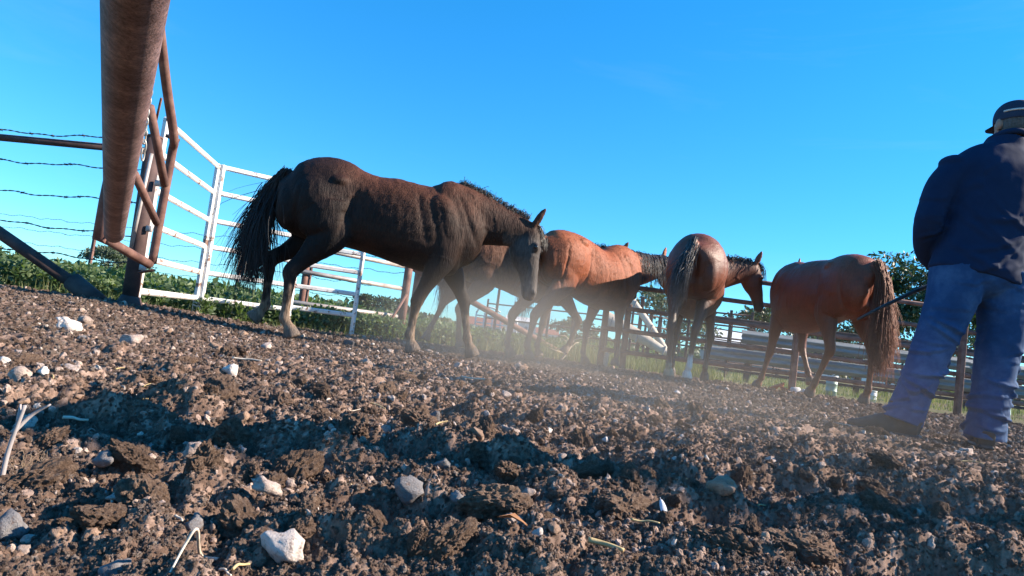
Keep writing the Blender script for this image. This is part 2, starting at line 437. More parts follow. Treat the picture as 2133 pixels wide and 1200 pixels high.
M['stone_grey'] = stone_mat('blue_grey_stone', [(.25, (.13, .125, .125)), (.5, (.20, .195, .20)), (.75, (.28, .27, .27))])
M['stone_tan'] = stone_mat('tan_stone', [(.25, (.22, .14, .095)), (.5, (.34, .23, .165)), (.75, (.45, .33, .25))])
M['clod'] = None
m, nt, b = new_mat('soil_clod')
v = coords(nt)
oi = nt.nodes.new('ShaderNodeObjectInfo')
c = mix(nt, ramp(nt, noise(nt, v, 6, 5, .7), [(.32, (.16, .104, .075)), (.5, (.285, .193, .142)), (.68, (.43, .31, .24))]),
        ramp(nt, oi.outputs['Random'], [(0, (.8, .78, .76)), (1, (1.15, 1.13, 1.1))]), 1, 'MULTIPLY')
nt.links.new(c, b.inputs['Base Color']); b.inputs['Roughness'].default_value = .95; b.inputs['Specular IOR Level'].default_value = .12
bump(nt, b, noise(nt, v, 16, 6, .75), .9, .12)
M['clod'] = m

def clod_mesh(name, seed):
    V, T = ico(5); r = np.random.default_rng(seed)
    d = (vnoise3(V * 1.3 + seed * 2.7, seed) - .5) * .55
    # crumbly surface: domes over the sphere
    P = norm(r.normal(size=(150, 3))); rad = .12 + .2 * r.random(150)
    dot = V @ P.T; ang = np.arccos(np.clip(dot, -1, 1))
    d = d + (np.sqrt(np.clip(1 - (ang / rad) ** 2, 0, 1)) * rad * .75).max(1)
    P = norm(r.normal(size=(900, 3))); rad = .05 + .07 * r.random(900)
    best = np.zeros(len(V))
    for q in range(0, 900, 150):
        ang = np.arccos(np.clip(V @ P[q:q + 150].T, -1, 1)); best = np.maximum(best, (np.sqrt(np.clip(1 - (ang / rad[q:q + 150]) ** 2, 0, 1)) * rad[q:q + 150] * 1.15).max(1))
    d = d + best
    V = V * (.62 + d)[:, None] * np.array([1, .8, .66])
    V = V * (1 + .10 * (vnoise3(V * 22, seed + 7) - .5) + .08 * (vnoise3(V * 41, seed + 8) - .5))[:, None]
    return np_mesh(name, V, [T], False)

STONE_ME = [stone_mesh('stone', 100 + k, ICO3, .24, .78, .7 if k % 3 else .45) for k in range(8)]
CLOD_ME = [clod_mesh('clod', 300 + k) for k in range(6)]

def gfind(px, py):
    """where the ray of a camera pixel of the photograph meets the flat ground (layout helper)"""
    f = np.array([0, math.cos(PITCH), math.sin(PITCH)]); u0 = np.array([0, -math.sin(PITCH), math.cos(PITCH)]); r0 = np.array([1., 0, 0])
    r = r0 * math.cos(ROLL) + u0 * math.sin(ROLL); u = -r0 * math.sin(ROLL) + u0 * math.cos(ROLL)
    d = f + r * ((px - 1066.5) / 1389.0) + u * ((600 - py) / 1389.0)
    z = 0.0
    for _ in range(6):
        t = (z - EYE) / d[2]; p = np.array([0, 0, EYE]) + d * t
        z = .5 * z + .5 * float(ground_h(p[:1], p[1:2], False)[0][0]) 
    return p[0], p[1], t
# the largest loose stones and clods, each a piece of the ground; the crumbs between them are one mass
STONE_MATS = ['stone_pale', 'stone_pale', 'stone_tan', 'stone_tan', 'stone_tan', 'stone_white', 'stone_pale', 'stone_grey']
STONE_BY_MAT = {}
def stone_me(k, mat):
    key = (k, mat)
    if key not in STONE_BY_MAT:
        me = STONE_ME[k].copy(); me.materials.append(M[mat]); STONE_BY_MAT[key] = me
    return STONE_BY_MAT[key]
for me in CLOD_ME: me.materials.append(M['clod'])

def put(name, me, x, y, size, rng, sink=.3, parent=None, tilt=.5, z=None):
    o = bpy.data.objects.new(name, me); COL.objects.link(o)
    zz = gz(x, y) if z is None else z
    o.location = (x, y, zz + size * (.55 - sink)); o.scale = (size * (1 + .3 * rng.random()), size, size * (.85 + .3 * rng.random()))
    o.rotation_euler = (rng.normal() * tilt, rng.normal() * tilt, rng.random() * 6.28)
    if parent is not None: o.parent = parent
    return o

rs = np.random.default_rng(21)
# stones that stand out in the photograph: pixel of the photograph, width in pixels, material
BIG = [(597, 1085, 62, 'stone_white', 5, 'large white quartz stone half buried in the soil, brightest of the foreground'),
       (246, 1152, 52, 'stone_grey', 2, 'smooth blue grey stone near the bottom left corner'),
       (143, 672, 44, 'stone_white', 3, 'pale angular stone on the rise below the leaning strut'),
       (270, 697, 36, 'stone_pale', 1, 'pale stone on the rise below the steel strainer post'),
       (52, 762, 50, 'stone_pale', 4, 'flat pale stone at the left edge above the dry stalk'),
       (215, 935, 50, 'stone_grey', 6, 'dark grey stone at the edge of the long shadow, beside the root tangle'),
       (398, 968, 46, 'stone_pale', 0, 'rounded pinkish stone below the long shadow, larger of a touching pair'),
       (368, 980, 30, 'stone_tan', 7, 'small tan stone touching a larger pinkish stone'),
       (556, 992, 58, 'stone_pale', 3, 'low pale grey stone with a broad flat top above the white quartz stone'),
       (245, 997, 24, 'stone_pale', 2, 'small pinkish stone between the root tangle and the stone pair'),
       (404, 1068, 36, 'stone_grey', 1, 'grey and white stone just above the curled pale stalk'),
       (190, 1102, 34, 'stone_tan', 0, 'tan knobbly stone left of the smooth blue grey stone'),
       (802, 870, 34, 'stone_pale', 5, 'upright pale tan stone in the middle of the churned soil'),
       (1010, 940, 36, 'stone_pale', 6, 'rounded pale stone in the hazy middle foreground'),
       (860, 1003, 60, 'stone_grey', 4, 'flat grey stone beside the shadowed hollow'),
       (1116, 968, 30, 'stone_white', 0, 'small white stone in the middle foreground beside pale pebbles'),
       (1490, 1045, 70, 'stone_tan', 6, 'rounded brown stone alone in the right foreground'),
       (1120, 1075, 28, 'stone_white', 2, 'white pebble beside the orange leaf fragment'),
       (960, 1010, 34, 'stone_grey', 7, 'bluish grey stone right of the shadowed hollow'),
       (905, 870, 40, 'stone_grey', 1, 'dark grey upright stone in the middle of the churned soil'),
       (20, 1050, 70, 'stone_grey', 5, 'broad rough grey stone cut by the left edge near the bottom')]
TAKEN = []
for px, py, w, mt, k, lab in BIG:
    x, y, t = gfind(px, py + w * .3); s = w / 1389.0 * t * (.70 if w > 60 and mt == 'stone_white' else .58)
    o = put('stone', stone_me(k, mt), x, y, s, rs, -.05, None, .35); o.rotation_euler[2] = rs.random() * 6.28
    tag(o, lab, 'stone'); TAKEN.append((x, y, s))

def free(x, y, s): return all((x - a) ** 2 + (y - b_) ** 2 > (s + c_) ** 2 for a, b_, c_ in TAKEN)
n = 0
while n < 220:
    r = .85 * (6.5 / .85) ** rs.random(); a = math.radians(rs.uniform(-44, 44)); x, y = r * math.sin(a) * 1.05, APY * .2 + r * math.cos(a)
    left = x < .15 * y
    if not left and rs.random() < .55: continue
    s = (.008 + .0045 * r) * (.55 + 1.1 * rs.random() ** 2)
    if not free(x, y, s): continue
    put('stone', stone_me(rs.integers(8), STONE_MATS[rs.integers(8)]), x, y, s, rs, .2, ground, .5); TAKEN.append((x, y, s)); n += 1
n = 0
while n < 230:
    r = .80 * (3.6 / .80) ** rs.random(); a = math.radians(rs.uniform(-46, 46)); x, y = r * math.sin(a) * 1.05, APY * .2 + r * math.cos(a)
    s = (.015 + .007 * r) * (.6 + 1.1 * rs.random() ** 2)
    if not free(x, y, s * .5): continue
    o = put('soil_clod', CLOD_ME[rs.integers(6)], x, y, s, rs, .42, ground, .6); TAKEN.append((x, y, s * .6)); n += 1

n = 0
while n < 46:
    r = .86 * (2.1 / .86) ** rs.random(); a = math.radians(rs.uniform(-46, 46)); x, y = r * math.sin(a) * 1.05, APY * .2 + r * math.cos(a)
    s = rs.uniform(.026, .052) * (.75 + .25 * r)
    if not free(x, y, s * .75): continue
    o = put('soil_clod', CLOD_ME[rs.integers(6)], x, y, s, rs, .62, ground, .5); TAKEN.append((x, y, s * .8)); n += 1
# crumbs and gravel between them
def scatter(name, count, rmin, rmax, sizef, variants, mats_w, seed, label):
    rng = np.random.default_rng(seed)
    r = rmin * (rmax / rmin) ** rng.random(count); a = np.radians(rng.uniform(-50, 51, count))
    x = r * np.sin(a); y = APY * .4 + r * np.cos(a)
    z = ground_h(x, y)[0]; s = sizef(r, rng)
    me = np_mesh(name, np.stack([x, y, z + s * .25], 1), [np.zeros((0, 3), int)] and []) if False else bpy.data.meshes.new(name)
    me.vertices.add(count); me.vertices.foreach_set('co', np.stack([x, y, z + s * .2], 1).astype(np.float32).ravel())
    add_float(me, 'size', s); add_float(me, 'tone', rng.random(count)); add_float(me, 'pick', rng.random(count))
    ra = me.attributes.new('turn', 'FLOAT_VECTOR', 'POINT'); ra.data.foreach_set('vector', (rng.random((count, 3)) * 6.28).astype(np.float32).ravel())
    o = link_mesh(name, me); tag(o, kind='stuff')
    ng = bpy.data.node_groups.new(name, 'GeometryNodeTree')
    ng.interface.new_socket('Geometry', in_out='INPUT', socket_type='NodeSocketGeometry'); ng.interface.new_socket('Geometry', in_out='OUTPUT', socket_type='NodeSocketGeometry')
    gi = ng.nodes.new('NodeGroupInput'); go = ng.nodes.new('NodeGroupOutput')
    pts = ng.nodes.new('GeometryNodeMeshToPoints'); ng.links.new(gi.outputs[0], pts.inputs[0])
    inst = ng.nodes.new('GeometryNodeInstanceOnPoints'); ng.links.new(pts.outputs[0], inst.inputs['Points'])
    ci = ng.nodes.new('GeometryNodeCollectionInfo'); ci.inputs['Collection'].default_value = variants; ci.inputs['Separate Children'].default_value = True; ci.inputs['Reset Children'].default_value = True
    ng.links.new(ci.outputs[0], inst.inputs['Instance']); inst.inputs['Pick Instance'].default_value = True
    def attr(nm, ty):
        q = ng.nodes.new('GeometryNodeInputNamedAttribute'); q.data_type = ty; q.inputs[0].default_value = nm; return q.outputs[0]
    mul = ng.nodes.new('ShaderNodeMath'); mul.operation = 'MULTIPLY'; mul.inputs[1].default_value = float(len(variants.objects)) - .001
    fl = ng.nodes.new('ShaderNodeMath'); fl.operation = 'FLOOR'
    ng.links.new(attr('pick', 'FLOAT'), mul.inputs[0]); ng.links.new(mul.outputs[0], fl.inputs[0]); ng.links.new(fl.outputs[0], inst.inputs['Instance Index'])
    ng.links.new(attr('size', 'FLOAT'), inst.inputs['Scale']); 
    er = ng.nodes.new('FunctionNodeEulerToRotation'); ng.links.new(attr('turn', 'FLOAT_VECTOR'), er.inputs[0]); ng.links.new(er.outputs[0], inst.inputs['Rotation'])
    ng.links.new(inst.outputs[0], go.inputs[0])
    md = o.modifiers.new('scatter', 'NODES'); md.node_group = ng
    return o

def crumb_mat(name, stops, bs=.9):
    m, nt, b = new_mat(name)
    a = N(nt, 'ShaderNodeAttribute', attribute_name='tone', attribute_type='INSTANCER')
    v = coords(nt)
    c = mix(nt, ramp(nt, a.outputs['Fac'], stops), ramp(nt, noise(nt, v, 3, 4, .7), [(.3, (.6, .58, .56)), (.7, (1.25, 1.22, 1.2))]), 1, 'MULTIPLY')
    nt.links.new(c, b.inputs['Base Color']); b.inputs['Roughness'].default_value = .95; b.inputs['Specular IOR Level'].default_value = .12
    bump(nt, b, noise(nt, v, 5, 5, .7), bs, .2)
    return m
M['crumb'] = crumb_mat('soil_crumb', [(0, (.215, .15, .117)), (.4, (.325, .237, .19)), (.85, (.455, .35, .29)), (1, (.62, .515, .445))])
M['gravel'] = crumb_mat('gravel_bits', [(0, (.22, .15, .115)), (.35, (.36, .265, .22)), (.75, (.47, .37, .315)), (.88, (.33, .28, .26)), (1, (.64, .55, .48))], .4)
vc = bpy.data.collections.new('crumb_shapes'); vg = bpy.data.collections.new('gravel_shapes')
def crumb_mesh(name, seed):
    V, T = ICO3; r = np.random.default_rng(seed)
    P = norm(r.normal(size=(26, 3))); rad = .25 + .35 * r.random(26)
    ang = np.arccos(np.clip(V @ P.T, -1, 1)); d = (np.sqrt(np.clip(1 - (ang / rad) ** 2, 0, 1)) * rad * .6).max(1)
    d = d + .5 * (vnoise3(V * 2.2 + seed, seed) - .5) + .35 * (vnoise3(V * 5 + seed, seed + 1) - .5)
    return np_mesh(name, V * (.7 + d)[:, None] * np.array([1, .8, .7]), [T], False)
for k in range(7):
    me = crumb_mesh('crumb', 500 + k); me.materials.append(M['crumb']); vc.objects.link(bpy.data.objects.new('crumb', me))
for k in range(5):
    me = stone_mesh('gravel_bit', 540 + k, ICO2, .30, .62, .7 if k % 2 else .4); me.polygons.foreach_set('use_smooth', np.zeros(len(me.polygons), bool)); me.materials.append(M['gravel']); vg.objects.link(bpy.data.objects.new('gravel_bit', me))
scatter('soil_crumbs', 150000, .80, 8.8, lambda r, g: (.0006 + .0019 * r) * (.5 + 1.4 * g.random(len(r)) ** 2.2), vc, None, 61, '')
scatter('fine_crumbs', 130000, .80, 2.6, lambda r, g: (.0008 + .0011 * r) * (.45 + 1.1 * g.random(len(r)) ** 1.6), vc, None, 63, '')
scatter('gravel', 9500, .95, 8.8, lambda r, g: (.0022 + .0018 * r) * (.6 + 1.5 * g.random(len(r)) ** 2.5), vg, None, 62, '')
# ------------------------------------------------------------------ fences, gate and yards
def at(px, py, D):
    f = np.array([0, math.cos(PITCH), math.sin(PITCH)]); u0 = np.array([0, -math.sin(PITCH), math.cos(PITCH)]); r0 = np.array([1., 0, 0])
    r = r0 * math.cos(ROLL) + u0 * math.sin(ROLL); u = -r0 * math.sin(ROLL) + u0 * math.cos(ROLL)
    d = f + r * ((px - 1066.5) / 1389.0) + u * ((600 - py) / 1389.0)
    return np.array([0, 0, EYE]) + d * (D / d[1])
def part(name, mat, parent, fn, smooth=True):
    mb = MB(); fn(mb); return mb.build(name, M[mat] if isinstance(mat, str) else mat, parent, smooth)
def pipe(name, mat, parent, a, b, r, n=12):
    return part(name, mat, parent, lambda mb: mb.tube([a, np.asarray(a) * .5 + np.asarray(b) * .5, b], r, n))
def rail(name, mat, parent, a, b, w, h, bev=.006):
    return part(name, mat, parent, lambda mb: bar(mb, a, b, w, h, bev), False)

def barbed(name, parent, a, b, amp=.012, r=.0032, barbs=6, seed=1, mat='wire'):
    rg = np.random.default_rng(seed); a = np.asarray(a, float); b = np.asarray(b, float); L = np.linalg.norm(b - a)
    n = int(L / .035); t = np.linspace(0, 1, n)
    base = a + (b - a) * t[:, None]; base[:, 2] += amp * (np.sin(t * L * 9 + rg.random() * 6) + .6 * np.sin(t * L * 21 + rg.random() * 6)) - .02 * np.sin(np.pi * t) * L / 4
    mb = MB()
    for ph in (0, np.pi):
        mb.tube(base + np.stack([0 * t, r * .9 * np.cos(t * L * 55 + ph), r * .9 * np.sin(t * L * 55 + ph)], 1), r * .75, 5)
    for k in range(barbs):
        p = base[int((k + .5) / barbs * n * .98 + rg.integers(-2, 3)) % n]
        for q in range(2):
            d = norm(rg.normal(size=3)) * .022; mb.tube([p - d, p, p + d], [.0008, .0016, .0008], 4)
        mb.tube([p - (.012, 0, 0), p + (.012, 0, 0)], r * 1.8, 6)
    return mb.build(name, M[mat], parent)

# strainer post and barbed wire on the left
PY = 5.45
pb = at(268, 640, PY); pt = at(322, 286, PY); pb[2] = .02
sp = empty('steel_post', (pb[0], pb[1], .0)); o = sp; tag(sp, 'thick rusty steel strainer post at the left end of the barbed wire', 'post')
loc = np.array([pb[0], pb[1], 0.0])
pipe('post_tube', 'rust_dark', sp, pb - loc, (pt[0] - pb[0], pt[1] - pb[1], pt[2]), .062, 18)
part('post_cap', 'rust', sp, lambda mb: mb.tube([(pt[0] - loc[0], pt[1] - loc[1], pt[2] - .005), (pt[0] - loc[0], pt[1] - loc[1], pt[2] + .008)], .066, 18))
part('footing', 'rust_dark', sp, lambda mb: mb.tube([(0, 0, -.1), (0, 0, .10), (.005, 0, .16)], [.105, .095, .07], 18))
for hx, hz in ((.075, .40), (.075, .72), (.10, 1.10)): part('hinge_bracket', 'galv_dirty', sp, lambda mb: mb.box((hx, -.03, hz), (.05 + (hx > .09) * .03, .03, .05), None, .004))

bf = empty('barbed_wire_fence', (-4.6, PY, 0)); tag(bf, 'near barbed wire fence with a dark pipe rail and diagonal strut', 'fence')
bl = np.array([-4.6, PY, 0])
def q5(px, py, D=PY): return at(px, py, D) - bl
pipe('top_rail', 'rust_dark', bf, q5(-260, 262), q5(318, 316), .030, 14)
for k, (y0, y1) in enumerate(((270, 286), (331, 348), (395, 414), (457, 484), (512, 541))):
    s = (y1 - y0) / 215.0
    barbed('wire', bf, q5(-260, y0 - 260 * s, PY - .02), q5(300, y1 + 85 * s, PY - .02), .008, .0042, 11, 40 + k)
pipe('strut', 'rust_dark', bf, q5(-150, 382), q5(196, 612) + (0, 0, -.03), .048, 14)
part('brace_stub', 'rust_dark', bf, lambda mb: mb.tube([q5(150, 585), q5(215, 625) + (0, .0, -.05)], .075, 14))

# far plain fence across the field
ff = empty('field_fence', (-5, 12, 0)); tag(ff, 'far thin wire fence with rusty star posts running through the green crop', 'fence')
fl = np.array([-5, 12, 0]); PA = (-12, 12.6); PB = (2.6, 12.2)
def fpos(px, D): p = at(px, 600, D); return p[0], D
for px, top in ((178, 1.50), (492, 1.42), (640, 1.0), (-150, 1.45), (1040, 1.2), (1150, 1.2)):
    D = 12.5 if px < 450 else 11.2 if px < 600 else 10.4 if px < 700 else 13.5
    x, y = fpos(px, D); rail('post', 'rust', ff, np.array([x, y, -.05]) - fl, np.array([x + .01, y, top]) - fl, .055, .055, .008)
for k, z in enumerate((.55, .80, 1.05, 1.28)):
    a = np.array([fpos(-220, 12.6)[0], 12.6, z]); b = np.array([fpos(492, 11.2)[0], 11.2, z]); c = np.array([fpos(845, 10.2)[0], 10.2, z * .92])
    barbed('wire', ff, a - fl, b - fl, .012, .0036, 1, 60 + k); barbed('wire', ff, b - fl, c - fl, .012, .0036, 1, 70 + k)

# steel gate seen end on, its long top pipe running over the camera
gt = empty('steel_gate', (-2.3, 4.6, 0)); tag(gt, 'rusty steel gate seen end on, its thick pipe reaching overhead towards the camera', 'gate')
gl = np.array([-2.3, 4.6, 0])
def g(px, py, D): return at(px, py, D) - gl
A = g(238, 487, 4.30); B = g(281, 0, 1.235); C2 = B + (B - A) * .42
part('long_pipe', 'rust_pipe', gt, lambda mb: mb.tube([A + (C2 - A) * t for t in np.linspace(0, 1, 9)], .0575, 28))
part('pipe_end', 'rust', gt, lambda mb: mb.tube([A - (C2 - A) * .001, A + (C2 - A) * .0004], .0595, 28))
part('end_frame', 'rust', gt, lambda mb: mb.tube(catmull([g(330, 40, 3.9), g(347, 180, 4.3), g(362, 285, 4.62), g(358, 320, 4.75), g(338, 430, 4.85), g(317, 548, 4.95)], 6), .030, 14))
part('bottom_bar', 'rust', gt, lambda mb: mb.tube([g(312, 551, 4.93), g(222, 499, 4.45)], .031, 14))
part('corner_plate', 'rust', gt, lambda mb: mb.tube([g(224, 500, 4.46), g(208, 497, 4.46), g(222, 420, 4.38), g(232, 370, 4.32)], [.034, .046, .046, .044], 12))
part('brace', 'rust', gt, lambda mb: mb.tube([g(312, 222, 4.25), g(343, 385, 4.78)], .028, 12))
part('brace', 'rust', gt, lambda mb: mb.tube([g(280, 362, 4.2), g(326, 464, 4.84)], .026, 12))
part('tie_rod', 'rust', gt, lambda mb: mb.tube([g(336, 205, 4.4), g(322, 265, 4.6)], .008, 8))
part('latch_rod', 'galv_dirty', gt, lambda mb: mb.tube([g(316, 320, 5.3), g(272, 520, 5.3)], .014, 10))
part('foot_plate', 'rust_dark', gt, lambda mb: bar(mb, g(290, 568, 4.95), g(322, 562, 4.95), .05, .012))
part('top_bolt', 'rust_dark', gt, lambda mb: mb.tube([g(345, 282, 4.7), g(374, 294, 4.75)], .014, 8))
ch = empty('chain', tuple(at(310, 250, 4.15))); tag(ch, 'pale link chain hanging beside the thick overhead pipe', 'chain')
cpts = catmull([at(316, 165, 4.05), at(310, 205, 4.1), at(304, 240, 4.12), at(301, 280, 4.15), at(297, 330, 4.2)], 6)
cpts = np.array([cpts[int(i)] for i in np.linspace(0, len(cpts) - 1, 15)])
lm = None
th = np.linspace(0, 2 * np.pi, 17)
for k in range(14):
    a, b_ = cpts[k], cpts[k + 1]; d = b_ - a; L = np.linalg.norm(d) * .78; R = rot_from_x(d, (0, 1, 0))
    ring = np.stack([L * np.cos(th), .016 * np.sin(th), 0 * th], 1)
    if k % 2: ring = ring[:, [0, 2, 1]]
    part('link', 'chain', ch, lambda mb: mb.tube((ring @ R.T) + (a + b_) / 2 - np.array(ch.location), .0055, 7, False))

# white cattle panels
def panel(label, A, B, zs, group='white cattle hurdles', x_post=(True, True), seg=1, w=.05, h=.055, low=-.02, diag=False, mats='galv', skip=()):
    A = np.asarray(A, float); B = np.asarray(B, float); o = empty('cattle_hurdle', ((A[0] + B[0]) / 2, (A[1] + B[1]) / 2, 0)); l = np.array(o.location)
    tag(o, label, 'hurdle', group)
    for k, z in enumerate(zs):
        if k in skip: continue
        a = np.array([A[0], A[1], z]) - l; b2 = np.array([B[0], B[1], z]) - l
        rail('rail', mats, o, a, b2, .032, h, .012)
    for q, P in enumerate((A, B)):
        if x_post[q]: rail('upright', mats, o, np.array([P[0], P[1], low]) - l, np.array([P[0], P[1], zs[0] + .03]) - l, w, w, .012)
    return o, l
ZS = [1.66, 1.37, 1.06, .77, .485, .205]
def xd(px, py, D): p = at(px, py, D); return p[0], D
panel('white steel hurdle nearest the strainer post, its rails rising steeply to the left', xd(322, 400, 5.55), xd(432, 480, 7.22), ZS)
panel('white steel hurdle behind the tail of the dark shaggy horse', xd(443, 480, 7.25), xd(600, 600, 7.75), ZS)
panel('white steel hurdle seen under the belly of the shaggy horse, striped with shadow', xd(610, 600, 7.8), xd(746, 600, 8.05), [1.50, 1.22, .98, .755, .49, .235])

# dark yard rails behind the white panels, up to the pair of rusty posts
df = empty('pipe_fence', (-2, 9, 0)); tag(df, 'dusty pipe fence ending at a pair of rusty posts behind the shaggy horse', 'fence'); dl = np.array([-2, 9, 0])
E1 = xd(600, 600, 8.3); E2 = xd(842, 600, 9.5)
for z in (1.34, 1.02, .70, .30):
    a = np.array([E1[0], E1[1], z]) - dl; b2 = np.array([E2[0], E2[1], z]) - dl
    pipe('rail', 'galv_dirty', df, a, b2, .030, 12)
for px, D in ((846, 9.5), (868, 9.75), (632, 8.5)):
    x, y = xd(px, 600, D)
    pipe('post', 'rust', df, np.array([x, y, -.05]) - dl, np.array([x, y, 1.36 if px > 800 else .82]) - dl, .058 if px > 800 else .04, 14)
pipe('brace', 'rust', df, np.array([*xd(862, 555, 9.6), 1.02]) - dl, np.array([xd(1185, 735, 10.6)[0], 10.6, .02]) - dl, .045, 12)
pipe('brace', 'rust', df, at(800, 690, 9.1) - dl, np.array([*xd(846, 620, 9.45), .62]) - dl, .02, 10)

# rusty rail fence along the far side of the yard
rf = empty('rail_fence', (3.5, 8.6, 0)); tag(rf, 'long rusty five rail steel fence behind the horses on the right', 'fence'); rl = np.array([3.5, 8.6, 0])
X0 = xd(1253, 700, 8.6)[0]; XE = 9.5
for z in (1.345, 1.06, .775, .49, .215):
    a = np.array([X0 if z < .9 else at(1296, 700, 8.6)[0], 8.6, z]) - rl; b2 = np.array([XE, 8.9, z]) - rl
    rail('rail', 'rust', rf, a, b2, .045, .058, .015)
for px in (1253, 1300, 1660, 2010, 2320):
    x = at(px, 740, 8.6)[0]
    rail('post', 'rust', rf, np.array([x, 8.66, -.05]) - rl, np.array([x, 8.66, 1.40 if px > 1300 else .84]) - rl, .075, .075, .01)
pipe('leg_stub', 'straw_pale', rf, np.array([X0 + .09, 8.62, -.05]) - rl, np.array([X0 + .10, 8.62, .20]) - rl, .03, 10)

# grey guard rails behind it
def wbeam(mb, a, b, hgt=.235, dep=.07):
    a = np.asarray(a, float); b = np.asarray(b, float); t = np.linspace(0, 1, 13)
    z = (t - .5) * hgt; y = dep * np.array([0, .1, .5, .95, 1, .6, .35, .6, 1, .95, .5, .1, 0]) * -1
    V = []
    for p in (a, b):
        V += [[p[0], p[1] + q, p[2] + w] for q, w in zip(y, z)] + [[p[0], p[1] + q + .006, p[2] + w] for q, w in zip(y, z)]
    n = 13; Q = []
    for k in range(n - 1): Q += [[k, k + 1, 2 * n + k + 1, 2 * n + k], [n + k + 1, n + k, 3 * n + k, 3 * n + k + 1]]
    Q += [[0, 2 * n, 3 * n, n], [n - 1, 2 * n - 1, 4 * n - 1, 3 * n - 1]]
    mb.add(V, Q)
gf = empty('guard_rail_fence', (7, 12, 0)); tag(gf, 'yard fence of long grey ribbed guard rails beyond the rusty rail fence', 'fence'); gfl = np.array([7, 12, 0])
for z, x0 in ((.76, 4.2), (.41, 3.6)):
    for seg in range(3):
        a = np.array([x0 + seg * 4.0, 12 + .03 * (seg % 2), z]); b2 = a + np.array([4.12, 0, 0.01])
        part('guard_rail', 'beam', gf, lambda mb: wbeam(mb, a - gfl, b2 - gfl), True)
for k in range(7):
    x = 4.4 + 2.0 * k; rail('post', 'rust_dark', gf, np.array([x, 12.09, -.1]) - gfl, np.array([x, 12.09, .92]) - gfl, .10, .06, .01)
for z in (1.03, .585): rail('top_rail', 'rust_dark', gf, np.array([3.4, 11.86, z]) - gfl, np.array([16.4, 11.86, z]) - gfl, .05, .055)
rail('bottom_rail', 'rust_dark', gf, np.array([3.4, 12.07, .13]) - gfl, np.array([16.4, 12.07, .13]) - gfl, .05, .05)

# thin rail yards beyond
def yard(label, pts, zs, n_post, top, r=.018, mat='rust_dark', arch=False):
    P = np.array(pts, float); o = empty('yard_fence', (P[:, 0].mean(), P[:, 1].mean(), 0)); l = np.array(o.location); tag(o, label, 'fence', 'thin rail yards beyond the rusty rail fence')
    for s in range(len(P) - 1):
        a, b2 = P[s], P[s + 1]
        for z in zs: pipe('rail', mat, o, np.array([*a, z]) - l, np.array([*b2, z]) - l, r, 8)
        for t in np.linspace(0, 1, n_post): 
            p = a + (b2 - a) * t; rail('post', mat, o, np.array([*p, -.1]) - l, np.array([*p, top]) - l, .05, .05, .006)
    return o
yard('thin rail yard left of the cream chute, seen between the legs of the red bay', [xd(1010, 680, 17.5), xd(1255, 700, 16)], (.25, .62, 1.0), 5, 1.12)
yard('tall thin rail yard between the red bay and the bay horse', [xd(1225, 690, 15), xd(1400, 700, 15.5)], (.2, .42, .64, .86, 1.1), 7, 1.25)
yard('thin rail yard with tall posts just behind the bay horse', [xd(1390, 700, 14), xd(1560, 730, 13.4)], (.25, .5, .75, 1.0, 1.25), 5, 1.33)
yard('thin rail yard leading away behind the white rumped end of the guard rails', [xd(1470, 720, 19), xd(1700, 740, 21)], (.3, .6, .9, 1.2, 1.5), 6, 1.62)
yard('low rail yard farthest right behind the man', [xd(1850, 760, 16), xd(2300, 800, 17)], (.3, .6, .9), 6, 1.0)
yard('far rail yard seen between the man and the chestnut horse', [xd(1620, 740, 24), xd(2200, 800, 26)], (.4, .8, 1.2), 8, 1.3)

# cream loading chute
lc = empty('loading_chute', (2.0, 11.2, 0)); tag(lc, 'cream sheet metal loading chute sloping down to the right behind the red bay', 'chute'); ll = np.array([2.0, 11.2, 0])
def slab(a, b, h0, h1, th=.05):
    def fn(mb):
        a_ = np.asarray(a); b_ = np.asarray(b); n = 14; t = np.linspace(0, 1, n); V = []
        for s in (0, 1):
            for e in (0, 1):
                for q in t:
                    p = a_ + (b_ - a_) * q; hh = h0 + (h1 - h0) * q; V.append([p[0], p[1] + th * s, p[2] + (e - .5) * hh + .03 * math.sin(q * 3.1)])
        f = lambda s, e, k: (s * 2 + e) * n + k
        Q = []
        for k in range(n - 1):
            Q += [[f(0, 0, k), f(0, 0, k + 1), f(0, 1, k + 1), f(0, 1, k)], [f(1, 1, k), f(1, 1, k + 1), f(1, 0, k + 1), f(1, 0, k)], [f(0, 1, k), f(0, 1, k + 1), f(1, 1, k + 1), f(1, 1, k)], [f(1, 0, k), f(1, 0, k + 1), f(0, 0, k + 1), f(0, 0, k)]]
        Q += [[f(0, 0, 0), f(0, 1, 0), f(1, 1, 0), f(1, 0, 0)], [f(0, 0, n - 1), f(1, 0, n - 1), f(1, 1, n - 1), f(0, 1, n - 1)]]
        mb.add(V, Q)
    return fn
part('side_sheet', 'cream', lc, slab(at(1312, 618, 11.4) - ll, at(1400, 752, 11.2) - ll, .16, .17))
part('side_sheet', 'cream', lc, slab(at(1256, 662, 11.0) - ll, at(1400, 742, 10.8) - ll, .30, .12))
for A_, B_, w_ in ((at(1312, 618, 11.4), at(1400, 752, 11.2), .15), (at(1256, 662, 11.0), at(1400, 742, 10.8), .2)):
    for q in (.12, .5, .88):
        p = A_ + (B_ - A_) * q - ll; rail('rib', 'galv_dirty', lc, p + (-.02, -.012, -w_ * .45), p + (.02, -.012, w_ * .45), .02, .03, .004)
for px, z in ((1300, .95), (1330, 1.2), (1352, 1.0), (1372, .9), (1262, .8)):
    x, y = xd(px, 700, 11.55); rail('post', 'rust_dark', lc, np.array([x, y, -.1]) - ll, np.array([x, y, z]) - ll, .06, .06, .006)
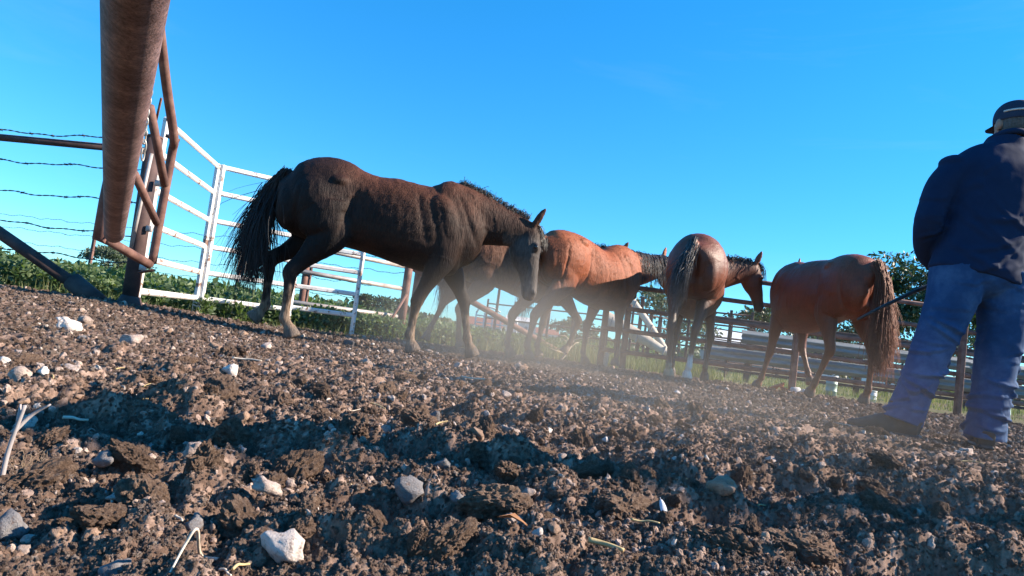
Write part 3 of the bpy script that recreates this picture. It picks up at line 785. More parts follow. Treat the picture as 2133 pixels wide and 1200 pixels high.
# ------------------------------------------------------------------ crop, grass, trees, far buildings
def leaf_mat(name, stops, rough=.5, trans=.25):
    m, nt, b = new_mat(name)
    a = N(nt, 'ShaderNodeAttribute', attribute_name='shade')
    nt.links.new(ramp(nt, a.outputs['Fac'], stops), b.inputs['Base Color'])
    b.inputs['Roughness'].default_value = rough; b.inputs['Specular IOR Level'].default_value = .4
    tr = nt.nodes.new('ShaderNodeBsdfTranslucent'); nt.links.new(ramp(nt, a.outputs['Fac'], [(p, (min(1, c[0] * 1.5), min(1, c[1] * 1.7), c[2] * .7)) for p, c in stops]), tr.inputs['Color'])
    mx = nt.nodes.new('ShaderNodeMixShader'); mx.inputs[0].default_value = trans
    nt.links.new(b.outputs[0], mx.inputs[1]); nt.links.new(tr.outputs[0], mx.inputs[2]); nt.links.new(mx.outputs[0], nt.nodes['Material Output'].inputs['Surface'])
    return m
M['crop'] = leaf_mat('broadleaf_crop_leaves', [(0, (.040, .068, .030)), (.5, (.08, .125, .052)), (1, (.17, .215, .10))], .5, .3)
M['grass'] = leaf_mat('grass_blades', [(0, (.05, .072, .024)), (.5, (.095, .125, .042)), (.8, (.15, .165, .06)), (1, (.30, .25, .13))], .6, .3)
M['tree_leaf'] = leaf_mat('dark_tree_leaves', [(0, (.018, .035, .016)), (.5, (.035, .062, .026)), (1, (.065, .095, .04))], .45, .2)
M['gum_leaf'] = leaf_mat('grey_green_leaves', [(0, (.05, .07, .045)), (.5, (.085, .11, .07)), (1, (.13, .16, .10))], .6, .2)

def leaves(C, D, L, W, rng, up=None):
    """C centres, D directions, L lengths, W widths -> folded four point leaves"""
    n = len(C); D = norm(D); s = norm(np.cross(D, rng.normal(size=(n, 3)))); nn = np.cross(s, D)
    L = L[:, None]; W = W[:, None]
    V = np.stack([C, C + D * L * .45 + s * W - nn * W * .25, C + D * L + nn * L * -.06, C + D * L * .45 - s * W - nn * W * .25], 1)
    k = np.arange(n)[:, None] * 4
    return V.reshape(-1, 3), np.concatenate([k + [0, 1, 2], k + [0, 2, 3]])

rv = np.random.default_rng(31)
def crop_front(x): return np.interp(x, [-14, -6, -4.2, -3.0, -2.0, -1.0, 0, 1.2], [5.2, 5.9, 6.15, 7.4, 8.25, 9.0, 9.9, 10.9])
VV, TT, SS, nb = [], [], [], 0
def plants(xr, d0, d1, dens, hts, nleaf, lsz, rng, cond=None):
    global nb
    area = (xr[1] - xr[0]) * (d1 - d0); n = int(area * dens)
    x = rng.uniform(*xr, n); d = rng.uniform(d0, d1, n); y = crop_front(x) + d
    if cond is not None: k = cond(x, y); x, y = x[k], y[k]; n = len(x)
    h = rng.uniform(*hts, n) * (.8 + .35 * vnoise(x * .9, y * .9, 4)) * np.interp(x, [-7, -4, -2.5, 0], [1.25, 1.05, .78, .70])
    z0 = np.full(n, -.05)
    t = rng.random((n, nleaf)) ** .8; az = rng.random((n, nleaf)) * 6.28; lean = rng.normal(size=(n, 1, 2)) * .12
    C = np.stack([x[:, None] + lean[..., 0] * t * h[:, None] + .02 * np.cos(az), y[:, None] + lean[..., 1] * t * h[:, None] + .02 * np.sin(az), z0[:, None] + h[:, None] * (.12 + .88 * t)], -1).reshape(-1, 3)
    el = rng.normal(.45, .45, (n, nleaf)); D = np.stack([np.cos(az) * np.cos(el), np.sin(az) * np.cos(el), np.sin(el)], -1).reshape(-1, 3)
    m_ = len(C); L = lsz * (.6 + .8 * rng.random(m_)); V, T = leaves(C, D, L, L * (.22 + .12 * rng.random(m_)), rng)
    VV.append(V); TT.append(T + nb); nb += len(V)
    sh = np.clip(.45 + .3 * rng.normal(size=m_) * .8 + .25 * (t.ravel() - .5), 0, 1); SS.append(np.repeat(sh, 4))
plants((-9, 1.2), 0, 1.0, 110, (.26, .40), 30, .060, rv)
plants((-13, 1.2), 1.0, 4.0, 50, (.30, .44), 24, .072, rv)
plants((-22, 3.2), 4.0, 14.0, 13, (.32, .46), 18, .12, rv)
plants((-55, 8.0), 14.0, 60.0, 2.2, (.34, .50), 12, .26, rv)
cme = np_mesh('crop', np.concatenate(VV), [np.concatenate(TT)], False); add_float(cme, 'shade', np.concatenate(SS))
tag(link_mesh('crop', cme, M['crop']), kind='stuff')

def grass_patch(name, spots, rng, mat='grass'):
    S, sh = [], []
    for x0, x1, y0, y1, dens, h0, h1 in spots:
        n = int((x1 - x0) * (y1 - y0) * dens); x = rng.uniform(x0, x1, n); y = rng.uniform(y0, y1, n)
        k = vnoise(x * 2.2, y * 2.2, 12) > .28; x, y = x[k], y[k]; n = len(x)
        h = rng.uniform(h0, h1, n) * (.5 + .8 * vnoise(x * 1.7, y * 1.7, 9)); a = rng.random(n) * 6.28; ln = rng.random(n) ** 1.5 * .7
        u = np.linspace(0, 1, 4)[None, :]
        z0 = ground_h(x, y, False)[0] - .02
        S.append(np.stack([x[:, None] + np.cos(a)[:, None] * ln[:, None] * h[:, None] * u ** 2, y[:, None] + np.sin(a)[:, None] * ln[:, None] * h[:, None] * u ** 2, z0[:, None] + h[:, None] * u * (1 - .25 * ln[:, None] * u)], -1)); sh.append(np.clip(rng.normal(.5, .28, n), 0, 1))
    S = np.concatenate(S); sh = np.concatenate(sh); n = len(S)
    W = np.full((n, 1), .0042) * np.linspace(1, .15, 4)[None, :] * (.7 + .7 * rng.random((n, 1)))
    s = norm(np.stack([rng.normal(size=n), rng.normal(size=n), 0 * sh], 1))[:, None, :]
    V = np.stack([S - s * W[..., None], S + s * W[..., None]], 2).reshape(-1, 3)
    b_ = (np.arange(n) * 8)[:, None, None] + (np.arange(3) * 2)[None, :, None]; Q = (b_ + np.array([0, 1, 3, 2])[None, None]).reshape(-1, 4)
    me = np_mesh(name, V, [Q], False); add_float(me, 'shade', np.repeat(sh, 8)); return tag(link_mesh(name, me, M[mat]), kind='stuff')
rv = np.random.default_rng(33)
grass_patch('grass', [(.2, 1.5, 9.2, 11.5, 700, .15, .38), (1.4, 3.0, 9.0, 10.6, 800, .12, .28), (2.9, 8.5, 9.1, 11.6, 130, .03, .11), (-1.2, .6, 8.9, 10.2, 420, .10, .30),
                      (-3.6, -1.2, 7.0, 8.6, 260, .04, .16), (-5.6, -3.0, 5.6, 6.9, 240, .05, .18), (3, 14, 11.5, 18, 60, .05, .2), (.5, 4, 11, 16, 90, .08, .3)], rv)

def tree(name, label, x, y, hgt, wid, nleaf, lsz, seed, leaf='tree_leaf', z0=-.1, clumps=26, cat='tree', group=None, lowest=.25, trunk_r=.09):
    rng = np.random.default_rng(seed); o = empty(name, (x, y, z0)); tag(o, label, cat, group)
    mb = MB(); tips = []
    top = np.array([.12 * wid * rng.normal(), .1 * wid * rng.normal(), hgt * .80])
    tr = catmull([(0, 0, 0), (.05 * wid * rng.normal(), .04 * wid, hgt * .3), tuple(top * np.array([.6, .6, .62 / .80])), tuple(top)], 6)
    mb.tube(tr, np.linspace(trunk_r * hgt * .35, .012 * hgt * .3, len(tr)), 10)
    for k in range(clumps):
        t = lowest + (1 - lowest) * rng.random() ** .8; p = tr[min(len(tr) - 1, int(t * .95 * len(tr)))]
        az = rng.random() * 6.28; R = wid * .5 * (.35 + .65 * rng.random()) * (1.15 - .75 * abs(t - .45))
        e = np.array([p[0] + R * math.cos(az), p[1] + R * math.sin(az), min(hgt * .97, p[2] + R * (.25 + .5 * rng.random()))])
        lb = catmull([p, p * .55 + e * .45 + np.array([0, 0, R * .10]), e], 5); mb.tube(lb, np.linspace(.014 * hgt * .5, .004 * hgt * .3, len(lb)), 6); tips.append(e)
        for q in range(2):
            e2 = e + rng.normal(size=3) * wid * .09; mb.tube([lb[len(lb) // 2], (lb[len(lb) // 2] + e2) / 2 + (0, 0, .02 * hgt), e2], [.006 * hgt * .4, .004 * hgt * .3, .002 * hgt * .3], 5); tips.append(e2)
    tips.append(tr[-1] + (0, 0, hgt * .05))
    mb.build('trunk', M['bark'], o)
    tips = np.array(tips); w = .5 + rng.random(len(tips)); idx = rng.choice(len(tips), nleaf, p=w / w.sum())
    rad = wid * (.075 + .05 * rng.random(len(tips)))
    d = rng.normal(size=(nleaf, 3)); d = norm(d) * (rng.random((nleaf, 1)) ** .45)
    C = tips[idx] + d * rad[idx][:, None] * np.array([1.15, 1.15, .62]); C[:, 2] = np.minimum(C[:, 2], hgt)
    D = norm(d + rng.normal(size=(nleaf, 3)) * .8 + np.array([0, 0, -.25])); L = lsz * (.6 + .8 * rng.random(nleaf))
    V, T = leaves(C, D, L, L * .24, rng); me = np_mesh('crown', V, [T], False)
    sh = np.clip(.35 + .22 * rng.normal(size=nleaf) + .3 * rng.random(len(tips))[idx], 0, 1); add_float(me, 'shade', np.repeat(sh, 4))
    cr = link_mesh('crown', me, M[leaf], o); cr['kind'] = 'stuff'; return o

def px_x(px, D): return at(px, 700, D)[0]
tree('broad_tree', 'dark leafy tree rising behind the man and the chestnut tail', px_x(1935, 24), 24, 5.1, 5.0, 11000, .17, 1, clumps=34)
tree('broad_tree', 'lower dark tree behind the legs of the chestnut horse', px_x(1800, 27), 27, 3.3, 4.6, 7000, .17, 2, clumps=26, lowest=.15)
tree('broad_tree', 'dark tree showing between the legs of the man', px_x(2040, 26), 26, 4.0, 4.6, 6000, .17, 3, clumps=24, lowest=.15)
tree('broad_tree', 'small flat topped tree left of the chestnut front legs', px_x(1625, 30), 30, 3.0, 3.2, 3600, .17, 4, clumps=16, lowest=.5)
tree('gum_tree', 'pale grey green bushy tree behind the legs of the bay horse', px_x(1420, 36), 36, 3.6, 4.5, 3200, .22, 5, 'gum_leaf', lowest=.15)
tree('gum_tree', 'pale olive tree behind the middle of the guard rails', px_x(1715, 40), 40, 3.4, 5.0, 3000, .24, 6, 'gum_leaf', lowest=.15)
tree('gum_tree', 'grey green rounded tree beyond the crop at the far left', px_x(214, 62), 62, 3.6, 5.0, 3600, .30, 7, 'gum_leaf', lowest=.1, clumps=20)
for k, (px, D, h, w) in enumerate(((768, 70, 2.5, 4.0), (800, 74, 2.6, 4.6), (836, 80, 2.0, 4.0))):
    tree('bush', ['left of two dark bushes on the skyline under the shaggy belly', 'right of two dark bushes on the skyline under the shaggy belly', 'low dark bush on the skyline left of the rusty post pair'][k], px_x(px, D), D, h, w, 1500, .34, 20 + k, clumps=12, cat='bush', lowest=.05)
for k, (px, D, h, w) in enumerate(((1168, 95, 3.8, 3.4), (1200, 100, 4.6, 3.6), (1222, 92, 3.6, 3.6))):
    tree('gum_tree', ['left', 'tallest', 'right'][k] + ' one of three thin pale trees on the skyline between the red bay legs', px_x(px, D), D, h, w, 700, .42, 30 + k, 'gum_leaf', clumps=12, lowest=.3, group='thin trees on the skyline')
# far wood along the horizon
rv = np.random.default_rng(35); n = 9000
az = rv.uniform(-42, 44, n); az = np.radians(az); D = rv.uniform(190, 260, n); x = D * np.tan(az)
hh = 1.5 + 4.0 * fbm(x / 24, x * 0, 5, 3) ** 1.6; C = np.stack([x, D, -.2 + hh * rv.random(n)], 1)
V, T = leaves(C, norm(rv.normal(size=(n, 3)) + (0, 0, .4)), np.full(n, 2.0), np.full(n, .9), rv)
me = np_mesh('far_wood', V, [T], False); add_float(me, 'shade', np.repeat(rv.random(n), 4)); tag(link_mesh('far_wood', me, M['gum_leaf']), kind='stuff')

# far buildings and trailers
def shed(label, px, D, w, h, dpt, wall, roof, n_win=3, cat='building'):
    x = px_x(px, D); o = empty('farm_building', (x, D, -.1)); tag(o, label, cat)
    part('wall', wall, o, lambda mb: mb.box((0, 0, h / 2), (w, dpt, h)), False)
    def rf_(mb):
        V = [(-w / 2 - .2, -dpt / 2 - .2, h + .005), (w / 2 + .2, -dpt / 2 - .2, h + .005), (w / 2 + .2, dpt / 2 + .2, h + .005), (-w / 2 - .2, dpt / 2 + .2, h + .005), (-w / 2 - .2, 0, h + dpt * .28), (w / 2 + .2, 0, h + dpt * .28)]
        mb.add(V, [[0, 1, 5, 4], [2, 3, 4, 5], [3, 2, 1, 0]], [[0, 4, 3], [1, 2, 5]])
    part('roof', roof, o, rf_, False)
    for k in range(n_win):
        xx = -w * .35 + w * .7 * k / max(1, n_win - 1); f_ = part('window', 'rust_dark', o, lambda mb: mb.box((xx, -dpt / 2 - .02, h * .55), (w * .13, .06, h * .35)), False)
        part('pane', 'glass', f_, lambda mb: mb.box((xx, -dpt / 2 - .045, h * .55), (w * .105, .04, h * .29)), False)
    part('door', 'beam', o, lambda mb: mb.box((w * .18, -dpt / 2 - .02, h * .40), (w * .09, .05, h * .78)), False)
    return o
shed('low white farm building with faded red roof on the skyline behind the dark horse', 1005, 120, 6.5, 1.5, 5, 'white_paint', 'roof_red')
shed('white farm building on the skyline left of the red bay hind legs', 1082, 125, 5.5, 3.0, 4, 'white_paint', 'white_paint', 2)
shed('white shed with red roof on the skyline under the red bay belly', 1135, 135, 5, 1.6, 4, 'white_paint', 'roof_red', 2)
shed('pale blue grey shed behind the legs of the bay horse', 1560, 60, 7, 1.9, 5, 'beam', 'white_paint', 3)
shed('long low white shed beyond the guard rails', 1690, 70, 16, 1.5, 6, 'white_paint', 'beam', 5)
# white pipe crush standing in the paddock
o = empty('cattle_crush', (px_x(1030, 48), 48, -.1)); tag(o, 'small white pipe crush far away behind the dark horse', 'cattle crush')
for k in range(6): pipe('upright', 'white_paint', o, (-1.5 + .6 * k, 0, 0), (-1.5 + .6 * k, 0, 1.8 - .08 * k), .05, 8)
for z in (.5, 1.0, 1.5): pipe('rail', 'white_paint', o, (-1.55, 0, z), (1.55, 0, z - .02), .05, 8)
part('hood', 'white_paint', o, lambda mb: mb.tube(catmull([(-1.5, 0, 1.7), (-1.2, 0, 2.1), (-.4, 0, 2.15), (.2, 0, 1.9)], 4), .06, 8))

# small things by the rusty rail fence
M['stone_block'] = simple_mat('grey_white_block', [(.3, (.40, .38, .36)), (.7, (.58, .56, .53))], 14, .8, 0, .3, .004, 60)
def at_ground(px, D): return px_x(px, D), D
x, y = at_ground(1668, 8.42); o = empty('salt_block', (x, y, -.05)); tag(o, 'white block lying at the foot of the rusty post', 'block')
part('block', 'stone_block', o, lambda mb: mb.box((0, 0, .055), (.13, .08, .10), rot_from_x((.97, .2, .12)), .02)); part('shard', 'stone_block', o, lambda mb: mb.box((.085, -.02, .05), (.04, .06, .10), rot_from_x((.9, .3, -.35)), .015))
x, y = at_ground(1634, 8.7); mb = MB(); r7 = np.random.default_rng(7)
for k in range(5): mb.tube(catmull([(x - .13 + .03 * k, y + .03 * k, -.01), (x - .03 + .02 * k, y, .04 + .01 * k), (x + .06, y + .02 * k, .02), (x + .13 - .02 * k, y, -.01)], 4), .014, 7)
tag(mb.build('rope_coil', M['orange']), 'orange red rope heap beside the white block', 'rope')
for px, D, lab, c in ((1742, 9.6, 'pale green drum behind the hind legs of the chestnut horse', 'green_drum'), (2104, 9.4, 'pale green drum standing right of the man under the rails', 'green_drum'), (1828, 9.8, 'white bucket beyond the chestnut tail', 'white_paint')):
    x, y = at_ground(px, D); o = empty('drum' if c == 'green_drum' else 'bucket', (x, y, -.06)); tag(o, lab, 'drum' if c == 'green_drum' else 'bucket')
    hh = .30 if c == 'green_drum' else .16; rr_ = .075 if c == 'green_drum' else .06
    part('shell', c, o, lambda mb: mb.tube([(0, 0, 0), (0, 0, hh * .32), (0, 0, hh * .33), (0, 0, hh * .36), (0, 0, hh * .37), (0, 0, hh * .66), (0, 0, hh * .67), (0, 0, hh * .70), (0, 0, hh * .71), (0, 0, hh)], [rr_, rr_, rr_ * 1.05, rr_ * 1.05, rr_, rr_, rr_ * 1.05, rr_ * 1.05, rr_, rr_], 18))
    part('lid', 'white_paint', o, lambda mb: mb.tube([(0, 0, hh + .002), (0, 0, hh + .022)], rr_ * 1.04, 18))
# chain on the rail fence
o = empty('chain', tuple(at(1705, 676, 8.5))); tag(o, 'dark chain hanging from the rail between the chestnut legs', 'chain')
for k in range(9):
    ring = np.stack([.0 * th, .009 * np.sin(th), .016 * np.cos(th)], 1); ring = ring if k % 2 else ring[:, [1, 0, 2]]
    part('link', 'rust_dark', o, lambda mb: mb.tube(ring + (0, 0, .09 - .024 * k), .0035, 6, False))
# dead branch in the grass
mb = MB(); r8 = np.random.default_rng(8); b0 = at(1165, 762, 8.9); b0[2] = -.02
pts = catmull([b0, b0 + (.10, 0, .17), b0 + (.16, .05, .30), b0 + (.30, .0, .36)], 6); mb.tube(pts, np.linspace(.016, .007, len(pts)), 7)
for k in range(9):
    p = pts[4 + k]; e = p + np.array([r8.normal() * .16, r8.normal() * .08, .02 + .12 * r8.random()]); mb.tube([p, (p + e) / 2 + r8.normal(size=3) * .03, e], [.007, .005, .002], 5)
tag(mb.build('dead_branch', M['straw_pale']), 'twisted dead branch in the grass under the red bay', 'branch')

# ------------------------------------------------------------------ straw, roots and litter on the soil
def on_soil(pts, lift): return np.array([[x, y, gz(x, y) + lift] for x, y in pts])
def straw(px, py, lpx, ang, label, mat='straw', r=.0022, bend=.15, lift=.012, group=None, cat='straw', name='straw'):
    x, y, t = gfind(px, py); L = lpx / 1389.0 * t; d = np.array([math.cos(ang), math.sin(ang)]) * L / 2; n_ = np.array([-d[1], d[0]]) * bend
    P = [(x - d[0], y - d[1]), (x - d[0] * .3 + n_[0], y - d[1] * .3 + n_[1]), (x + d[0] * .3 + n_[0] * .8, y + d[1] * .3 + n_[1] * .8), (x + d[0], y + d[1])]
    Z = on_soil(P, lift); zm = Z[:, 2].max(); Z[:, 2] = zm * .75 + Z[:, 2] * .25
    mb = MB(); Z = catmull(Z, 4); mb.tube(Z, np.linspace(r, r * .7, len(Z)), 7)
    return tag(mb.build(name, M[mat]), label, cat, group)
straw(1265, 1108, 76, -.35, 'yellow straw lying in the middle foreground', r=.0035)
straw(420, 838, 62, -.2, 'pale straw lying above the long foreground shadow', 'straw_pale', .0030)
straw(160, 860, 46, .5, 'short pale straw left of the long foreground shadow', 'straw_pale', .0030)
straw(985, 790, 50, .2, 'pale straw in front of the shaggy horse front hooves', 'straw_pale', .005)
straw(515, 745, 60, .1, 'whitish twig on the gravel below the shaggy horse hind hooves', 'straw_pale', .004)
straw(1345, 1080, 60, -.1, 'thin golden straw in the dark hollow at the right', r=.0016)
straw(1100, 1035, 54, .6, 'dark broken twig in the middle foreground', 'bark', .003)
straw(1860, 1000, 44, 1.2, 'curved grey twig in the right foreground', 'straw_pale', .0022, .5)
straw(1740, 880, 60, 2.4, 'thin grey twig near the boots of the man', 'straw_pale', .0022)
rq = np.random.default_rng(44)
for k in range(46):
    px, py = rq.uniform(60, 2080), 760 + 400 * rq.random() ** 1.4 + rq.uniform(-60, 60) * (rq.random() < .3)
    if py < 700 + px * .09: continue
    ln_, an_, ye = rq.uniform(16, 46), rq.uniform(-1.2, 1.2), rq.random() < .6
    side = 'left' if px < 711 else 'middle' if px < 1422 else 'right'; how = 'short' if ln_ < 31 else 'longer'
    straw(px, py, ln_, an_, f"{how} {'yellow' if ye else 'bleached'} bit of straw on the churned soil, {side} third of the yard", 'straw' if ye else 'straw_pale', rq.uniform(.0010, .0022), .2, .006, 'bits of straw on the soil')
# curled yellow stalk near the bottom
x, y, t = gfind(372, 1185); x2, y2, t2 = gfind(450, 1108)
mb = MB(); P = catmull([(x, y - .02, gz(x, y) - .01), (x + .002, y, gz(x, y) + .012), (x + .006, y + .012, gz(x, y) + .024), (x2 - .012, y2, gz(x2, y2) + .014), (x2 + .006, y2 + .004, gz(x2, y2) + .010)], 7); mb.tube(P, np.linspace(.0010, .0020, len(P)), 8)
tag(mb.build('stalk', M['straw_pale']), 'curled pale stalk near the bottom edge, above the smooth grey stone', 'stalk')
# dry forked stalk at the left edge
x, y, t = gfind(8, 965); z = gz(x, y); mb = MB()
s_ = t / 1389.0
P = catmull([(x, y, z - .01), (x + .002, y, z + 70 * s_), (x + .006, y, z + 120 * s_), (x + 22 * s_, y, z + 185 * s_)], 6); mb.tube(P, np.linspace(.0033, .0024, len(P)), 9)
mb.tube(catmull([(x + 6 * s_, y, z + 125 * s_), (x + 30 * s_, y + .01, z + 165 * s_), (x + 62 * s_, y + .012, z + 190 * s_)], 5), np.linspace(.0034, .0012, 11), 7)
mb.tube(catmull([(x + 14 * s_, y, z + 150 * s_), (x + 8 * s_, y + .004, z + 185 * s_)], 5), np.linspace(.003, .0012, 6), 7)
for k in range(5): mb.tube([(x, y, z + .008), (x + rq.normal() * .012, y - .008, z + .004), (x + rq.normal() * .03, y - .012, z - .006)], [.003, .002, .001], 5)
M['stalk_grey'] = simple_mat('weathered_grey_stalk', [(.3, (.22, .19, .18)), (.6, (.36, .32, .31)), (.8, (.5, .46, .44))], 45, .8, 0, .5, .0008, 300, (1, 1, .2))
tag(mb.build('dry_stalk', M['stalk_grey']), 'bleached forked stalk standing in the soil at the left edge', 'stalk')
# root tangle
M['root'] = simple_mat('dry_root_fibre', [(.3, (.16, .11, .07)), (.7, (.30, .22, .15))], 60, .8, 0, 0)
x, y, t = gfind(75, 948); mb = MB()
for k in range(46):
    a = rq.random() * 3.14; L = .015 + .035 * rq.random(); p0 = np.array([x + rq.normal() * .016, y + rq.normal() * .012, gz(x, y) - .004])
    e = p0 + np.array([L * math.cos(a), .02 * rq.normal(), .35 * L * math.sin(a) + .01]); m0 = (p0 + e) / 2 + np.array([0, 0, .022 * rq.random() + .006]) + rq.normal(size=3) * .006
    mb.tube(catmull([p0, m0, e, e + rq.normal(size=3) * .012], 4), .00042, 4)
tag(mb.build('root_tangle', M['root']), 'tangle of fine dry roots beside the bleached stalk at the left', 'roots', kind='thing')
# feather
x, y, t = gfind(1388, 1012); z = gz(x, y) + .014; mb = MB(); d = np.array([.35, -.3, -.9]); d = d / np.linalg.norm(d); L = .030; sd = np.array([.9, .2, .3])
u = np.linspace(0, 1, 9); ctr = np.array([x, y, z + .012]) + np.outer(u - .5, d * L); wv = .0055 * np.sin(np.pi * (u * .9 + .08)) ** .7
V = np.concatenate([ctr - sd * wv[:, None], ctr + (0, -.0015, .001), ctr + sd * wv[:, None]]); Q = []
for k in range(8): Q += [[k, k + 1, 9 + k + 1, 9 + k], [9 + k, 9 + k + 1, 18 + k + 1, 18 + k]]
mb.add(V, Q); mb.tube([ctr[0] - d * .004, ctr[4], ctr[-1] + d * .008], [.0005, .0007, .0004], 5)
tag(mb.build('feather', M['feather']), 'small white feather standing in the soil at the right of centre', 'feather')
# orange leaf scrap
x, y, t = gfind(1070, 1065); mb = MB(); z = gz(x, y) + .010
V = [(x - .018, y, z), (x - .004, y - .008, z + .006), (x + .018, y - .004, z - .004), (x + .002, y + .010, z + .004), (x, y, z + .002)]; mb.add(V + [(a, b_, c_ - .0012) for a, b_, c_ in V], (), [[0, 1, 4], [1, 2, 4], [2, 3, 4], [3, 0, 4], [6, 5, 9], [7, 6, 9], [8, 7, 9], [5, 8, 9]])
M['dead_leaf'] = simple_mat('orange_dead_leaf', [(.3, (.30, .13, .05)), (.7, (.45, .22, .09))], 30, .7, 0, .3, .001, 200)
tag(mb.build('dead_leaf', M['dead_leaf']), 'curled orange leaf fragment beside the white pebble in the foreground', 'leaf')
# dusty haze volumes standing in for lens glare, at the hooves and nearer
m = bpy.data.materials.new('dusty_glare_haze'); m.use_nodes = True; nt = m.node_tree; nt.nodes.clear()
vo = nt.nodes.new('ShaderNodeVolumePrincipled'); vo.inputs['Color'].default_value = (.92, .80, .66, 1); vo.inputs['Anisotropy'].default_value = .35
tc = nt.nodes.new('ShaderNodeTexCoord'); ln = nt.nodes.new('ShaderNodeVectorMath'); ln.operation = 'LENGTH'; nt.links.new(tc.outputs['Object'], ln.inputs[0])
mr = nt.nodes.new('ShaderNodeMapRange'); mr.interpolation_type = 'SMOOTHSTEP'; mr.inputs[1].default_value = 1.0; mr.inputs[2].default_value = .05; mr.inputs[3].default_value = 0; mr.inputs[4].default_value = 1
nt.links.new(ln.outputs['Value'], mr.inputs[0])
dn = nt.nodes.new('ShaderNodeMath'); dn.operation = 'MULTIPLY'; dn.inputs[1].default_value = .36; nt.links.new(mr.outputs[0], dn.inputs[0]); nt.links.new(dn.outputs[0], vo.inputs['Density'])
ou = nt.nodes.new('ShaderNodeOutputMaterial'); nt.links.new(vo.outputs[0], ou.inputs['Volume'])
m2 = m.copy(); m2.name = 'thin_glare_haze'; [q for q in m2.node_tree.nodes if q.type == 'MATH'][0].inputs[1].default_value = .11
for (x, y, z, a, b_, c_), m in (((-.05, 5.7, .30, 1.6, 1.6, .66), m), ((.50, 2.9, .08, 1.45, 2.3, .50), m2)):
    V, T = ICO3; o = link_mesh('glare_haze', np_mesh('glare_haze', V, [T]), m); o.location = (x, y, z); o.scale = (a, b_, c_); tag(o, kind='stuff')
# unseen post added past the right edge to throw a shadow across the near soil
for k, (x, y, h) in enumerate(((2.35, 1.30, 1.7),)):
    o = empty('shadow_post', (x, y, -.05)); tag(o, 'unseen post added right of the view to cast the foreground shadow', 'post')
    part('shaft', 'bark', o, lambda mb: mb.tube([(0, 0, 0), (.01, 0, h * .5), (0, .01, h * .96), (0, .01, h)], [.11, .105, .10, .08], 14))
# ------------------------------------------------------------------ bodies: lofts fused into one skin
def loft(mb, st, lat=(0, 1, 0), sub=4, n=22, power=2.0, egg=0.0):
    """st rows: x y z r_up r_side; lat: lateral direction (or one per row)"""
    S = catmull(np.array(st, float), sub); S[:, 3:] = np.clip(S[:, 3:], .006, None)
    P = S[:, :3]; T = norm(np.gradient(P, axis=0))
    L = np.asarray(lat, float)
    if L.ndim == 2: L = catmull(L, sub)
    else: L = np.repeat(L[None], len(P), 0)
    s = norm(L - T * (L * T).sum(1, keepdims=True)); u = np.cross(T, s)
    th = np.linspace(0, 2 * np.pi, n, endpoint=False); c, q = np.cos(th), np.sin(th)
    c = np.sign(c) * np.abs(c) ** (2 / power); q = np.sign(q) * np.abs(q) ** (2 / power)
    cw = c * (1 - egg * q)
    V = P[:, None] + s[:, None] * (S[:, 4:5, None] * cw[None, :, None]) + u[:, None] * (S[:, 3:4, None] * q[None, :, None])
    k = len(P); V = np.concatenate([V.reshape(-1, 3), P[:1], P[-1:]])
    i = np.arange(k - 1)[:, None] * n; j = np.arange(n)[None]; j2 = (j + 1) % n
    Q = np.stack([i + j, i + n + j, i + n + j2, i + j2], -1).reshape(-1, 4)
    jj = np.arange(n); jn = (jj + 1) % n; a, b2 = k * n, k * n + 1
    Tr = np.concatenate([np.stack([np.full(n, a), jj, jn], -1), np.stack([np.full(n, b2), (k - 1) * n + jn, (k - 1) * n + jj], -1)])
    mb.add(V, Q, Tr)

def ell(mb, c, r, rot=None):
    V, T = ICO3; V = V * np.asarray(r)
    if rot is not None: V = V @ np.asarray(rot).T
    mb.add(V + np.asarray(c), (), T)

def fuse(mb, voxel, smooth_it=5, smooth_f=.5):
    """union of the overlapping closed lofts as one continuous surface -> vertices, quads/tris"""
    me = mb.mesh('tmp'); o = bpy.data.objects.new('tmp', me); COL.objects.link(o)
    r = o.modifiers.new('r', 'REMESH'); r.mode = 'VOXEL'; r.voxel_size = voxel; r.adaptivity = 0
    s = o.modifiers.new('s', 'SMOOTH'); s.factor = smooth_f; s.iterations = smooth_it
    dg = bpy.context.evaluated_depsgraph_get(); dg.update()
    me2 = bpy.data.meshes.new_from_object(o.evaluated_get(dg)); bpy.data.objects.remove(o); bpy.data.meshes.remove(me)
    return me2

def mesh_np(me):
    V = np.empty(len(me.vertices) * 3, np.float32); me.vertices.foreach_get('co', V); V = V.reshape(-1, 3).astype(float)
    Nn = np.empty(len(me.vertices) * 3, np.float32); me.vertices.foreach_get('normal', Nn); Nn = Nn.reshape(-1, 3).astype(float)
    return V, Nn

